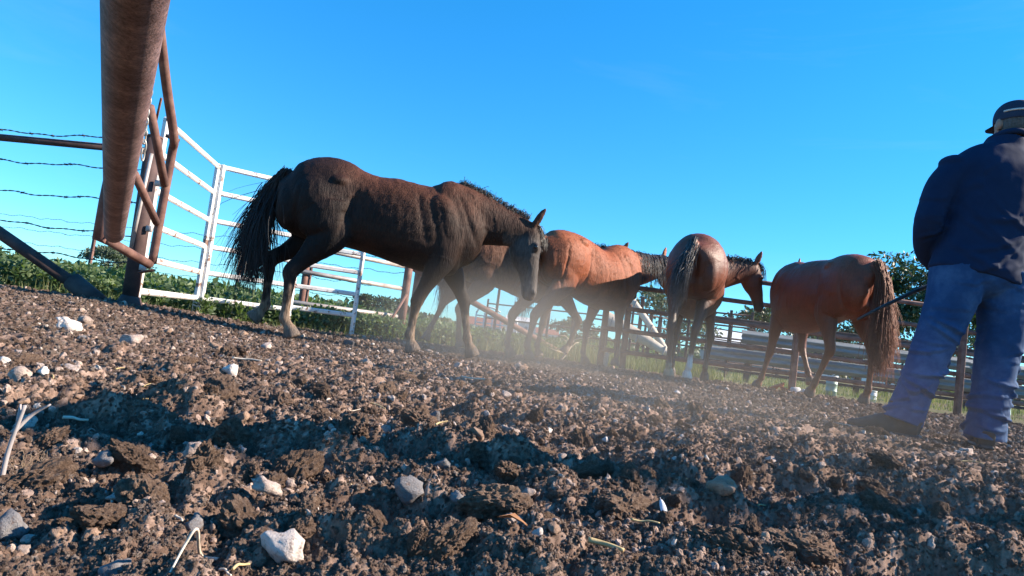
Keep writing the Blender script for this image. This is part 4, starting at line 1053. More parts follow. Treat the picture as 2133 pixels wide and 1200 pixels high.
HIND_Y, FORE_Y = .17, .15
def hind_leg(mb, J, side, k=1.0):
    """J: stifle, hock, fetlock, coronet, toe as (x, y, z); hip is fixed in the trunk"""
    J = [np.array(p, float) for p in J]
    hip = np.array([-.47, .145 * side, 1.17])
    st = []
    def ad(p, a, b): st.append([*p, a * k, b * k])
    sti, ho, fe, co, toe = J
    ad(hip, .24, .125); ad(hip * .5 + sti * .5 + np.array([-.03, 0, 0]), .21, .125); ad(sti, .145, .10)
    ad(sti * .62 + ho * .38, .105, .072); ad(sti * .28 + ho * .72, .068, .048); ad(ho, .062, .045)
    ad(ho * .76 + fe * .24, .044, .034); ad(ho * .42 + fe * .58, .034, .027); ad(ho * .14 + fe * .86, .035, .028)
    ad(fe, .043, .035); ad(fe * .5 + co * .5, .035, .030); ad(fe * .12 + co * .88, .043, .040); ad(co, .051, .047)
    ad(toe, .066, .058)
    loft(mb, st, (0, 1, 0), 5, 18)
    d = norm(ho - sti); back = np.array([d[2], 0, -d[0]]); back = back * (-1 if back[0] > 0 else 1)
    ell(mb, ho + back * .030 - d * .035, (.034 * k, .024 * k, .055 * k), rot_from_x(back, -d))
    ell(mb, sti * .75 + ho * .25 + back * .03, (.07 * k, .055 * k, .11 * k))

def fore_leg(mb, J, side, k=1.0, sh=(.50, 1.10)):
    J = [np.array(p, float) for p in J]
    sho = np.array([sh[0], .135 * side, sh[1]])
    el, kn, fe, co, toe = J
    st = []
    def ad(p, a, b): st.append([*p, a * k, b * k])
    ad(sho, .17, .085); ad(sho * .5 + el * .5, .155, .09); ad(el, .11, .075)
    ad(el * .66 + kn * .34, .083, .060); ad(el * .28 + kn * .72, .056, .045); ad(kn, .053, .047)
    ad(kn * .8 + fe * .2, .041, .035); ad(kn * .5 + fe * .5, .032, .027); ad(kn * .15 + fe * .85, .033, .028)
    ad(fe, .042, .035); ad(fe * .5 + co * .5, .033, .029); ad(fe * .12 + co * .88, .042, .039); ad(co, .050, .046); ad(toe, .065, .057)
    loft(mb, st, (0, 1, 0), 5, 18)
    ell(mb, kn + np.array([.012, 0, .0]), (.042 * k, .043 * k, .055 * k))

TRUNK = [  # x, z top, z bottom, half width
    (-.84, 1.25, 1.08, .07), (-.80, 1.36, .98, .17), (-.70, 1.45, .88, .245), (-.56, 1.505, .84, .285), (-.42, 1.52, .84, .285), (-.27, 1.49, .83, .255),
    (-.10, 1.455, .79, .265), (.08, 1.43, .735, .29), (.25, 1.43, .70, .295), (.40, 1.46, .69, .275), (.54, 1.50, .70, .245), (.66, 1.47, .75, .215), (.76, 1.37, .82, .18), (.83, 1.25, .92, .12)]

def make_trunk(mb, stretch=1.0, belly=0.0, thin=1.0, croup=0.0, sag=0.0):
    st = []
    for x, zt, zb, w in TRUNK:
        zt2 = zt + croup * math.exp(-((x + .45) / .2) ** 2) - sag * math.exp(-((x - .1) / .22) ** 2)
        zb2 = zb - belly * math.exp(-((x - .15) / .35) ** 2)
        st.append([x * stretch, 0, (zt2 + zb2) / 2, (zt2 - zb2) / 2, w * thin])
    loft(mb, st, (0, 1, 0), 4, 30, 2.15, .10)
    for s in (1, -1):   # hip points, shoulder blades, buttocks
        ell(mb, (-.36 * stretch, .175 * s, 1.36), (.09, .07, .06))
        ell(mb, (.50 * stretch, .165 * s, 1.12), (.14, .085, .27), rot_from_x((1, 0, .35)))
        ell(mb, (-.72 * stretch, .12 * s, 1.10), (.11, .105, .20))
        ell(mb, (-.52 * stretch, .17 * s, 1.18), (.21, .115, .22))
    ell(mb, (.70 * stretch, 0, .98), (.12, .15, .15))

def make_neck_head(mb, neck, head, k=1.0):
    """neck rows x y z r_up r_side; head: poll point, axis towards the muzzle, forehead side; returns marks"""
    nk = np.array(neck, float)
    T = np.gradient(nk[:, :3], axis=0); Lr = norm(np.stack([-T[:, 1], T[:, 0], 0 * T[:, 0]], 1))
    bad = np.hypot(T[:, 0], T[:, 1]) < .03
    for i in np.where(bad)[0]: Lr[i] = Lr[i - 1]
    loft(mb, nk, Lr, 5, 24, 2.1)
    poll, ax, dor = [np.array(q, float) for q in head]
    ax = norm(ax); dor = norm(dor - ax * (dor @ ax)); lat = np.cross(dor, ax)
    prof = [(-.05, -.03, .055, .05), (.03, -.045, .10, .080), (.14, -.075, .132, .098), (.24, -.070, .120, .092), (.33, -.05, .090, .070), (.43, -.038, .070, .056), (.50, -.036, .066, .056), (.555, -.042, .056, .052), (.585, -.05, .030, .032)]
    st = [[*(poll + ax * t * k + dor * o * k), a * k, b * k] for t, o, a, b in prof]
    loft(mb, st, lat, 4, 22, 2.2)
    marks = {'lat': lat, 'ax': ax, 'dor': dor, 'poll': poll, 'k': k}
    for s in (1, -1):
        ell(mb, poll + k * (ax * .155 + dor * .025 + lat * .078 * s), (.040 * k, .030 * k, .030 * k), rot_from_x(ax, dor))
        ell(mb, poll + k * (ax * .16 - dor * .10 + lat * .055 * s), (.085 * k, .035 * k, .08 * k), rot_from_x(ax, dor))
        ell(mb, poll + k * (ax * .52 + dor * .0 + lat * .034 * s), (.035 * k, .022 * k, .026 * k), rot_from_x(ax, dor))
    return marks

def add_ear(mb, base, tip, side_dir, k=1.0):
    base = np.array(base, float); tip = np.array(tip, float)
    st = []
    for t, a, b in ((-.15, .022, .022), (.05, .028, .024), (.35, .036, .022), (.65, .030, .018), (.88, .018, .013), (1.0, .009, .009)):
        st.append([*(base + (tip - base) * t), a * k, b * k])
    loft(mb, st, side_dir, 4, 12)

def coat_material(name, bump_s=.5, rough=.55, tone=(.6, 1.35), hair_scale=(55, 55, 9), sheen=.0, spec=.3):
    m, nt, b = new_mat(name)
    a = N(nt, 'ShaderNodeAttribute', attribute_name='coat')
    v = coords(nt, hair_scale)
    h = noise(nt, v, 1.6, 5, .65)
    v2 = coords(nt)
    n2 = noise(nt, v2, 4.5, 5, .6)
    c = mix(nt, a.outputs['Color'], ramp(nt, h, [(.28, (tone[0],) * 3), (.72, (tone[1],) * 3)]), 1, 'MULTIPLY')
    c = mix(nt, c, ramp(nt, n2, [(.3, (.78, .76, .75)), (.7, (1.18, 1.15, 1.12))]), 1, 'MULTIPLY')
    nt.links.new(c, b.inputs['Base Color']); b.inputs['Roughness'].default_value = rough; b.inputs['Specular IOR Level'].default_value = spec
    b.inputs['Sheen Weight'].default_value = sheen; b.inputs['Sheen Roughness'].default_value = .5
    bump(nt, b, h, bump_s, .012)
    return m

def hair_material(name, stops, rough=.45):
    m, nt, b = new_mat(name)
    v = coords(nt, (40, 40, 3))
    nt.links.new(ramp(nt, noise(nt, v, 3, 4, .6), stops), b.inputs['Base Color'])
    b.inputs['Roughness'].default_value = rough; b.inputs['Specular IOR Level'].default_value = .4
    return m

def strands(S, W, n=3):
    """S (m,k,3) centre lines, W (m,k) radii -> mesh of tapered three sided hairs"""
    S = np.asarray(S, float); m_, k, _ = S.shape
    T = norm(np.gradient(S, axis=1)); ref = np.array([.31, .77, .2]); U = norm(np.cross(T, ref)); Wv = np.cross(T, U)
    th = np.arange(n) * 2 * np.pi / n
    V = S[:, :, None] + W[:, :, None, None] * (np.cos(th)[:, None] * U[:, :, None] + np.sin(th)[:, None] * Wv[:, :, None])
    base = (np.arange(m_) * k * n)[:, None, None]; i = (np.arange(k - 1) * n)[None, :, None]; j = np.arange(n)[None, None]; j2 = (j + 1) % n
    Q = np.stack([base + i + j, base + i + j2, base + i + n + j2, base + i + n + j], -1).reshape(-1, 4)
    return V.reshape(-1, 3), Q

def tail_hair(name, mat, parent, root, dock_end, reach, rng, count=420, spread=(.07, .06), length=.85, curl=.05, wid=.0042, wisp=.12):
    """root->dock_end: the fleshy dock; reach: point the hair ends flow to"""
    root, dock_end, reach = [np.array(q, float) for q in (root, dock_end, reach)]
    k = 9; S = []; Wd = []
    for i in range(count):
        t = rng.random() ** 1.2 - .04
        a = root * (1 - t) + dock_end * t + rng.normal(size=3) * np.array([.018, .02, .012])
        end = reach + rng.normal(size=3) * np.array([spread[0], spread[1], .09])
        if rng.random() < .14: end = end + rng.normal(size=3) * wisp; 
        cut = .62 + .38 * rng.random() ** .6
        out = (dock_end - root) / np.linalg.norm(dock_end - root)
        c1 = a + out * .16 + rng.normal(size=3) * .018; c2 = end + np.array([-.0, 0, .30]) + rng.normal(size=3) * .03
        u = np.linspace(0, cut, k)[:, None]
        p = (1 - u) ** 3 * a + 3 * (1 - u) ** 2 * u * c1 + 3 * (1 - u) * u * u * c2 + u ** 3 * end
        ph = rng.random(3) * 6.28
        p = p + curl * .35 * u * np.stack([np.sin(u[:, 0] * 9 + ph[0]), np.sin(u[:, 0] * 8 + ph[1]), 0 * u[:, 0]], 1)
        S.append(p); Wd.append(wid * (.6 + .8 * rng.random()) * np.linspace(1, .22, k) ** .8)
    V, Q = strands(S, np.array(Wd)); return link_mesh(name, np_mesh(name, V, [Q]), mat, parent)

def mane_hair(name, mat, parent, crest, fall, rng, count=260, length=.26, wid=.004, lift=.03, jitter=.03, k=7):
    """crest: polyline along the neck top; fall: side direction the locks drop to"""
    C = catmull(np.array(crest, float), 8); fall = norm(fall); S = []; Wd = []
    for i in range(count):
        t = rng.random() * (len(C) - 1.001); q = int(t); a = C[q] * (1 - t + q) + C[q + 1] * (t - q) + rng.normal(size=3) * .010
        L = length * (.55 + .7 * rng.random()); cl = rng.normal(size=3) * jitter
        u = np.linspace(0, 1, k)[:, None]
        p = a + (fall * .55 * L * (1 - (1 - u) ** 2) * .55) + np.array([0, 0, 1]) * (lift * np.sin(np.clip(u * 2.2, 0, 3.14)) - L * .92 * u ** 1.5) + cl * u + .012 * np.sin(u * 7 + rng.random() * 6) * norm(rng.normal(size=3))
        S.append(p); Wd.append(wid * (.6 + .8 * rng.random()) * np.linspace(1, .25, k))
    V, Q = strands(S, np.array(Wd)); return link_mesh(name, np_mesh(name, V, [Q]), mat, parent)

def fur(name, me, mat, parent, rng, count, length=.022, lenf=None, lift=.35, wid=.0035, flow=(-.55, 0, -.8)):
    me.calc_loop_triangles(); nt_ = len(me.loop_triangles)
    tri = np.empty(nt_ * 3, np.int32); me.loop_triangles.foreach_get('vertices', tri); tri = tri.reshape(-1, 3)
    V, Nn = mesh_np(me)
    a, b2, c = V[tri[:, 0]], V[tri[:, 1]], V[tri[:, 2]]
    ar = np.linalg.norm(np.cross(b2 - a, c - a), axis=1)
    P0 = (a + b2 + c) / 3
    wgt = ar * (lenf(P0) if lenf else 1); wgt = wgt / wgt.sum()
    f = rng.choice(nt_, size=count, p=wgt)
    r1 = rng.random(count); r2 = rng.random(count); s = np.sqrt(r1)
    P = a[f] * (1 - s)[:, None] + b2[f] * (s * (1 - r2))[:, None] + c[f] * (s * r2)[:, None]
    nn = norm(Nn[tri[f, 0]])
    fl = np.asarray(flow, float) + rng.normal(size=(count, 3)) * .16
    swirl = (vnoise3(P * 5.0, 3) - .5)[:, None]
    fl = fl + swirl * np.array([.8, .2, 0])
    tdir = norm(fl - nn * (fl * nn).sum(1, keepdims=True)); d = norm(tdir + nn * lift * (.5 + rng.random(count))[:, None])
    L = length * (.6 + .7 * rng.random(count)) * (np.clip(lenf(P), .25, 1) if lenf else 1)
    sd = norm(np.cross(nn, tdir)) * (wid * (.6 + .8 * rng.random(count)))[:, None]
    base = P - nn * .002
    VV = np.stack([base - sd, base + sd, base + d * L[:, None]], 1).reshape(-1, 3)
    T = np.arange(count * 3).reshape(-1, 3)
    ca = np.empty(len(V) * 4, np.float32); me.attributes['coat'].data.foreach_get('color', ca); ca = ca.reshape(-1, 4)[:, :3]
    col = ca[tri[f, 0]] * (.65 + .8 * rng.random(count))[:, None]
    fm = np_mesh(name, VV, [T]); add_color(fm, 'coat', np.repeat(col, 3, 0))
    return link_mesh(name, fm, mat, parent)

M['eye'] = simple_mat('dark_horse_eye', [(.3, (.008, .005, .004)), (.7, (.02, .012, .01))], 5, .08, 0, 0, spec=.6)
M['hoof'] = simple_mat('dusty_hoof', [(.3, (.10, .075, .06)), (.7, (.30, .24, .19))], 14, .8, 0, .3, .003, 60)
M['black_hair'] = hair_material('black_horse_hair', [(.3, (.012, .010, .010)), (.7, (.035, .028, .026))])
M['grey_hair'] = hair_material('black_grey_horse_hair', [(.3, (.02, .018, .018)), (.55, (.07, .065, .065)), (.75, (.20, .18, .17))])
M['chestnut_hair'] = hair_material('chestnut_horse_hair', [(.3, (.12, .032, .013)), (.55, (.22, .066, .028)), (.75, (.32, .115, .052))], .65)

def sculpt(V, st):
    """muscle grooves, ribs, flank hollow and veins on the fused skin"""
    x = V[:, 0] / st; y = np.abs(V[:, 1]); z = V[:, 2]; side = sstep(.05, .14, y)
    g = lambda d, w: np.exp(-(d / w) ** 2)
    d = np.zeros(len(V))
    d -= .022 * g(x + .20, .075) * g(z - 1.22, .12) * side                                   # flank hollow
    d -= .012 * g((x + .27) - .18 * (z - 1.0), .022) * sstep(.80, .95, z) * sstep(1.38, 1.2, z) * side   # thigh edge
    d -= .010 * g((x + .645) - .10 * (z - 1.1), .016) * sstep(.78, .9, z) * sstep(1.36, 1.2, z) * sstep(.08, .16, y)   # hamstring groove
    d -= .030 * g(y, .022) * (x < -.66) * sstep(.84, .95, z) * sstep(1.30, 1.18, z)           # cleft between the buttocks
    d -= .008 * g((x - .335) + .30 * (z - 1.1), .030) * sstep(.88, 1.0, z) * sstep(1.42, 1.3, z) * side   # behind the shoulder
    d -= .007 * g((x - .70) + .45 * (z - 1.15), .022) * sstep(.95, 1.05, z) * sstep(1.42, 1.3, z) * side  # neck meets shoulder
    d -= .005 * g((x - .50) + .30 * (z - 1.1), .016) * sstep(.98, 1.06, z) * sstep(1.40, 1.28, z) * side  # blade spine
    d += .0012 * np.sin((x + .10 * (z - 1.0)) * 92) * g(x - .10, .20) * g(z - 1.05, .20) * side           # ribs
    vv = np.abs(fbm(x * 7, z * 5 + V[:, 1] * 3, 77, 2) - .5); d += .0035 * np.exp(-(vv / .018) ** 2) * sstep(.55, .75, z)
    d += .010 * (fbm(x * 5.0, z * 5.0 + V[:, 1] * 4, 78, 2) - .5) * sstep(.7, .9, z)
    lo = 1 - sstep(.50, .62, z); d += .0045 * (fbm(x * 30 + V[:, 1] * 22, z * 16, 79, 2) - .5) * lo
    return d

def build_horse(name, label, loc, ang, scale, spec, seed):
    rng = np.random.default_rng(seed)
    root = empty('horse', loc, ang); root.scale = (scale,) * 3
    tag(root, label, 'horse', 'horses in the yard')
    mb = MB(); st = spec.get('stretch', 1.0)
    make_trunk(mb, st, spec.get('belly', 0), spec.get('thin', 1.0), spec.get('croup', 0), spec.get('sag', 0))
    for s, J in spec['hind']: hind_leg(mb, J, s, spec.get('legk', 1.0))
    for s, J in spec['fore']: fore_leg(mb, J, s, spec.get('legk', 1.0), spec.get('shoulder', (.50 * st, 1.10)))
    mk = make_neck_head(mb, spec['neck'], spec['head'], spec.get('headk', 1.0))
    for e in spec['ears']: add_ear(mb, e[0], e[1], e[2] if len(e) > 2 else mk['lat'])
    dk = spec['dock']; loft(mb, [[*(np.array(dk[0]) + (.05, 0, -.045)), .05, .045], [*(np.array(dk[0]) + (.0, 0, -.02)), .036, .036], [*(np.array(dk[0]) * .5 + np.array(dk[1]) * .5), .035, .032], [*dk[1], .018, .018]], (0, 1, 0), 4, 12)
    me = fuse(mb, .0115, 6)
    me.name = 'horse_body'
    V, Nn = mesh_np(me)
    V = V + Nn * sculpt(V, st)[:, None]; me.vertices.foreach_set('co', V.astype(np.float32).ravel()); me.update(); V, Nn = mesh_np(me)
    if spec.get('rough', 0):   # matted, sweaty coat
        d = (fbm(V[:, 0] * 26 + V[:, 1] * 9, V[:, 2] * 13 + V[:, 1] * 7, seed, 3) - .5) * spec['rough'] * sstep(.75, 1.0, V[:, 2])
        V = V + Nn * d[:, None]; me.vertices.foreach_set('co', V.astype(np.float32).ravel()); me.update()
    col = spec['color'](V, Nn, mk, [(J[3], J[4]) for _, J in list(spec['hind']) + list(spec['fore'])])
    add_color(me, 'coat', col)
    me.polygons.foreach_set('use_smooth', np.ones(len(me.polygons), bool))
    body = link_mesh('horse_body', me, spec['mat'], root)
    k = mk['k']
    for s in (1, -1):
        c = mk['poll'] + k * (mk['ax'] * .155 + mk['dor'] * .022 + mk['lat'] * .094 * s)
        e = MB(); ell(e, c, (.021 * k, .013 * k, .017 * k), rot_from_x(mk['ax'], mk['dor'])); e.build('eye', M['eye'], root)
    if 'fur' in spec: fur('coat_hair', me, spec['mat'], root, rng, **spec['fur'])
    if 'tail' in spec: tail_hair('tail', spec['tail_mat'], root, dk[0], dk[1], rng=rng, **spec['tail'])
    if 'mane' in spec: mane_hair('mane', spec['mane_mat'], root, rng=rng, **spec['mane'])
    if 'forelock' in spec: mane_hair('forelock', spec['mane_mat'], root, rng=rng, **spec['forelock'])
    return root

def lerpc(a, b, t): return np.asarray(a)[None] * (1 - t)[:, None] + np.asarray(b)[None] * t[:, None]

def make_color(base, top, belly, leg, mud, leg_z=.62, mud_z=.30, muzzle=(.03, .024, .022), mud_amt=.7, socks=(), blaze=None, seed=0, dark_face=0.0, dark_rear=False):
    def f(V, Nn, mk, hoofs=()):
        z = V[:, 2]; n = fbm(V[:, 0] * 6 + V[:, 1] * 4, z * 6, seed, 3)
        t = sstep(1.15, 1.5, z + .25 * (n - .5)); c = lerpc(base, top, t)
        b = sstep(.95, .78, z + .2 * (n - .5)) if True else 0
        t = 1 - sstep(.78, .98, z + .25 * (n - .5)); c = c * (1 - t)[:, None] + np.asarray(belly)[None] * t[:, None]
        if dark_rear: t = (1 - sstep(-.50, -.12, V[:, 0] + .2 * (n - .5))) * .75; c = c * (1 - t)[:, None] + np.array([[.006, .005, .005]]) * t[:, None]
        t = 1 - sstep(leg_z - .1, leg_z + .1, z + .15 * (n - .5)); c = c * (1 - t)[:, None] + np.asarray(leg)[None] * t[:, None]
        nz = fbm(V[:, 0] * 30 + V[:, 1] * 24, z * 18, seed + 9, 3)
        t = (1 - sstep(mud_z - .22, mud_z + .18, z + .5 * (nz - .5))) * mud_amt; c = c * (1 - t)[:, None] + np.asarray(mud)[None] * t[:, None]
        for co, toe in hoofs:
            co = np.array(co); toe = np.array(toe); ax = toe - co; t = (V - co) @ ax / (ax @ ax); r = np.linalg.norm(V - co - np.clip(t, 0, 1.3)[:, None] * ax, axis=1)
            t = sstep(-.12, .10, t) * (r < .085); hc = .75 + .5 * nz; c = c * (1 - t)[:, None] + np.array([[.135, .105, .085]]) * hc[:, None] * t[:, None]
        R = V - mk['poll']; ta = R @ mk['ax'] / mk['k']; tl = R @ mk['lat'] / mk['k']; td = R @ mk['dor'] / mk['k']
        onhead = (np.abs(tl) < .13) & (ta > .0) & (ta < .66) & (np.abs(td + .05) < .20)
        t = sstep(.38, .52, ta) * onhead; c = c * (1 - t)[:, None] + np.asarray(muzzle)[None] * t[:, None]
        if dark_face: t = sstep(.02, .12, ta) * onhead * dark_face; c = c * (1 - t)[:, None] + np.asarray(muzzle)[None] * t[:, None]
        nos = np.exp(-(((ta - .535) / .018) ** 2 + ((np.abs(tl) - .048) / .016) ** 2 + ((td + .005) / .022) ** 2)) * onhead
        mouth = np.exp(-(((td + .075) / .006) ** 2)) * (ta > .47) * (ta < .59) * onhead
        t = np.clip(nos + mouth * .8, 0, 1); c = c * (1 - t)[:, None] + np.array([[.006, .005, .005]]) * t[:, None]
        if blaze is not None:
            wob = .006 * np.sin(ta * 60)
            t = (np.abs(tl + wob) < blaze[0]) * (td > -.035) * (ta > blaze[1]) * (ta < blaze[2]) * onhead
            c = c * (1 - t)[:, None] + np.array([[.62, .52, .46]]) * t[:, None]
        for x0, y0, r, z1, cc in socks:
            t = sstep(z1 + .03, z1 - .03, z + .04 * (n - .5)) * (np.hypot(V[:, 0] - x0, V[:, 1] - y0) < r) * (z > .055)
            t = (1 - sstep(z1 - .03, z1 + .03, z + .05 * (n - .5))) * (np.hypot(V[:, 0] - x0, V[:, 1] - y0) < r) * (z > .05)
            c = c * (1 - t)[:, None] + np.asarray(cc)[None] * t[:, None]
        return c
    return f

M['coat_black'] = coat_material('shaggy_dark_brown_coat', .6, .6, (.5, 1.6), spec=.18)
M['coat_red'] = coat_material('red_bay_winter_coat', .6, .6, (.7, 1.3))
M['coat_bay'] = coat_material('smooth_bay_coat', .4, .5, (.75, 1.25), sheen=.0)
M['coat_chestnut'] = coat_material('chestnut_coat', .4, .5, (.75, 1.25))
R_, L_ = -.17, .17
MUD = (.26, .18, .12)

# 1: the dark shaggy horse nearest the camera, head hanging
HS = 1.0
h1 = dict(stretch=1.06, belly=-.05, thin=.90, croup=.07, sag=-.06, rough=.006, legk=1.1, headk=1.06,
    hind=[(-1, [(-.38, -.17, .92), (-.66, -.17, .565), (-.655, -.17, .18), (-.60, -.17, .095), (-.565, -.17, .03)]),
          (1, [(-.55, .17, .93), (-.92, .17, .66), (-.905, .17, .265), (-.95, .17, .185), (-1.0, .17, .13)])],
    fore=[(-1, [(.54, -.15, .83), (.39, -.15, .47), (.365, -.15, .175), (.39, -.15, .095), (.415, -.15, .035)]),
          (1, [(.62, .15, .83), (.79, .15, .52), (.86, .15, .20), (.90, .15, .115), (.93, .15, .045)])],
    shoulder=(.56, 1.12),
    neck=[(.34, 0, 1.24, .20, .15), (.52, 0, 1.24, .30, .185), (.70, 0, 1.25, .26, .155), (.88, 0, 1.235, .215, .115), (1.06, 0, 1.21, .165, .092), (1.20, 0, 1.185, .135, .082), (1.30, 0, 1.15, .11, .075)],
    head=((1.315, -.01, 1.22), (.10, -.05, -1.0), (1, -.25, 0)),
    ears=[((1.30, -.055, 1.26), (1.385, -.075, 1.42)), ((1.31, .05, 1.26), (1.38, .075, 1.41))],
    dock=((-.86, 0, 1.42), (-1.01, .02, 1.22)),
    tail=dict(reach=(-1.05, .05, .45), count=1700, spread=(.075, .05), wid=.0032, wisp=.14),
    tail_mat=M['black_hair'], mane_mat=M['black_hair'], mat=M['coat_black'],
    mane=dict(crest=[(.60, 0, 1.53), (.74, 0, 1.495), (.90, 0, 1.445), (1.10, 0, 1.365), (1.24, 0, 1.31)], fall=(.5, -.6, 0), count=700, length=.08, wid=.0026, lift=.045, jitter=.022),
    forelock=dict(crest=[(1.33, -.02, 1.26), (1.345, .02, 1.25)], fall=(1, -.3, 0), count=60, length=.20, wid=.0035, lift=.0),
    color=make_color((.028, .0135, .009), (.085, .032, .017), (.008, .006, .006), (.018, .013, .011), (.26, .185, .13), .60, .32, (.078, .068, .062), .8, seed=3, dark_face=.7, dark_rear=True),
    fur=dict(count=60000, length=.022, wid=.0021, lift=.20, lenf=lambda P: .12 + 1.0 * np.exp(-(((P[:, 0] - .15) / .42) ** 2 + ((P[:, 2] - 1.15) / .28) ** 2)) + .25 * (P[:, 2] > 1.0)))
build_horse('horse', 'shaggy dark brown horse nearest the camera with hanging head', (-1.094, 5.30, -.02), math.radians(6), .93, h1, 1)
# 3: red bay with black mane, walking away to the right
h3 = dict(stretch=.93, croup=-.03, sag=.05, thin=1.02, belly=.02,
    hind=[(-1, [(-.50, -.17, .90), (-.87, -.17, .50), (-.93, -.17, .17), (-.90, -.17, .09), (-.875, -.17, .025)]),
          (1, [(-.52, .17, .90), (-.90, .17, .48), (-.93, .17, .16), (-.89, .17, .09), (-.85, .17, .02)])],
    fore=[(-1, [(.42, -.15, .83), (.45, -.15, .50), (.475, -.15, .19), (.46, -.15, .11), (.455, -.15, .05)]),
          (1, [(.34, .15, .82), (.22, .15, .45), (.21, .15, .16), (.24, .15, .09), (.27, .15, .03)])],
    neck=[(.26, 0, 1.20, .18, .15), (.44, 0, 1.20, .27, .18), (.63, 0, 1.225, .245, .15), (.86, 0, 1.265, .20, .11), (1.06, 0, 1.31, .165, .092), (1.22, 0, 1.365, .135, .082), (1.34, 0, 1.39, .11, .075)],
    head=((1.37, 0, 1.46), (.55, .10, -.85), (.85, 0, .5)),
    ears=[((1.35, -.055, 1.50), (1.42, -.08, 1.65)), ((1.35, .055, 1.50), (1.42, .08, 1.65))],
    dock=((-.775, 0, 1.36), (-.85, 0, 1.08)),
    tail=dict(reach=(-.88, .03, .52), count=380, spread=(.035, .05), wid=.0045, wisp=.06, curl=.03),
    tail_mat=M['black_hair'], mane_mat=M['grey_hair'], mat=M['coat_red'],
    mane=dict(crest=[(.34, 0, 1.46), (.60, 0, 1.455), (.85, 0, 1.455), (1.08, 0, 1.47), (1.32, 0, 1.50)], fall=(.1, -1, 0), count=900, length=.36, wid=.0042, lift=.03, jitter=.03),
    color=make_color((.245, .064, .021), (.30, .088, .032), (.10, .030, .013), (.030, .020, .017), (.20, .14, .10), .60, .22, (.03, .022, .02), .6, seed=5),
    fur=dict(count=26000, length=.018, wid=.0028, lift=.28, lenf=lambda P: .25 + .8 * (P[:, 2] > .85)))
build_horse('horse', 'red bay horse with long black mane standing in front of another horse in the middle', (.835, 7.47, 0), math.radians(38), .97, h3, 3)

# 2: dark bay partly hidden behind the first and third
h2 = dict(stretch=1.0, croup=-.02, thin=1.0, rough=.006, legk=1.0,
    hind=[(-1, [(-.42, -.17, .88), (-.70, -.17, .50), (-.67, -.17, .155), (-.65, -.17, .085), (-.63, -.17, .02)]),
          (1, [(-.55, .17, .90), (-.90, .17, .58), (-1.03, .17, .22), (-1.06, .17, .13), (-1.08, .17, .05)])],
    fore=[(-1, [(.58, -.15, .82), (.80, -.15, .54), (.73, -.15, .245), (.69, -.15, .18), (.66, -.15, .12)]),
          (1, [(.44, .15, .83), (.40, .15, .46), (.36, .15, .16), (.38, .15, .085), (.41, .15, .02)])],
    neck=[(.34, 0, 1.22, .18, .15), (.52, 0, 1.22, .27, .18), (.70, 0, 1.27, .24, .145), (.88, 0, 1.33, .19, .11), (1.05, 0, 1.38, .155, .09), (1.19, 0, 1.395, .13, .08), (1.28, 0, 1.39, .105, .075)],
    head=((1.28, 0, 1.45), (.45, -.05, -.9), (.9, 0, .4)),
    ears=[((1.27, -.055, 1.48), (1.345, -.08, 1.64)), ((1.27, .055, 1.48), (1.335, .085, 1.62))],
    dock=((-.84, 0, 1.36), (-.90, 0, 1.06)),
    tail=dict(reach=(-.92, 0, .50), count=300, spread=(.04, .05), wid=.0045, wisp=.06, curl=.03),
    tail_mat=M['black_hair'], mane_mat=M['black_hair'], mat=M['coat_black'],
    mane=dict(crest=[(.50, 0, 1.49), (.70, 0, 1.52), (.90, 0, 1.53), (1.08, 0, 1.54), (1.25, 0, 1.51)], fall=(.1, -1, 0), count=360, length=.16, wid=.004, lift=.035, jitter=.04),
    color=make_color((.095, .042, .024), (.15, .058, .028), (.045, .024, .016), (.045, .032, .027), (.20, .14, .10), .60, .22, (.03, .024, .022), .6, seed=7),
    fur=dict(count=14000, length=.026, wid=.0032, lift=.3))
build_horse('horse', 'dark brown horse half hidden behind the shaggy horse and the red bay', (.07, 8.25, 0), math.radians(5), .97, h2, 2)

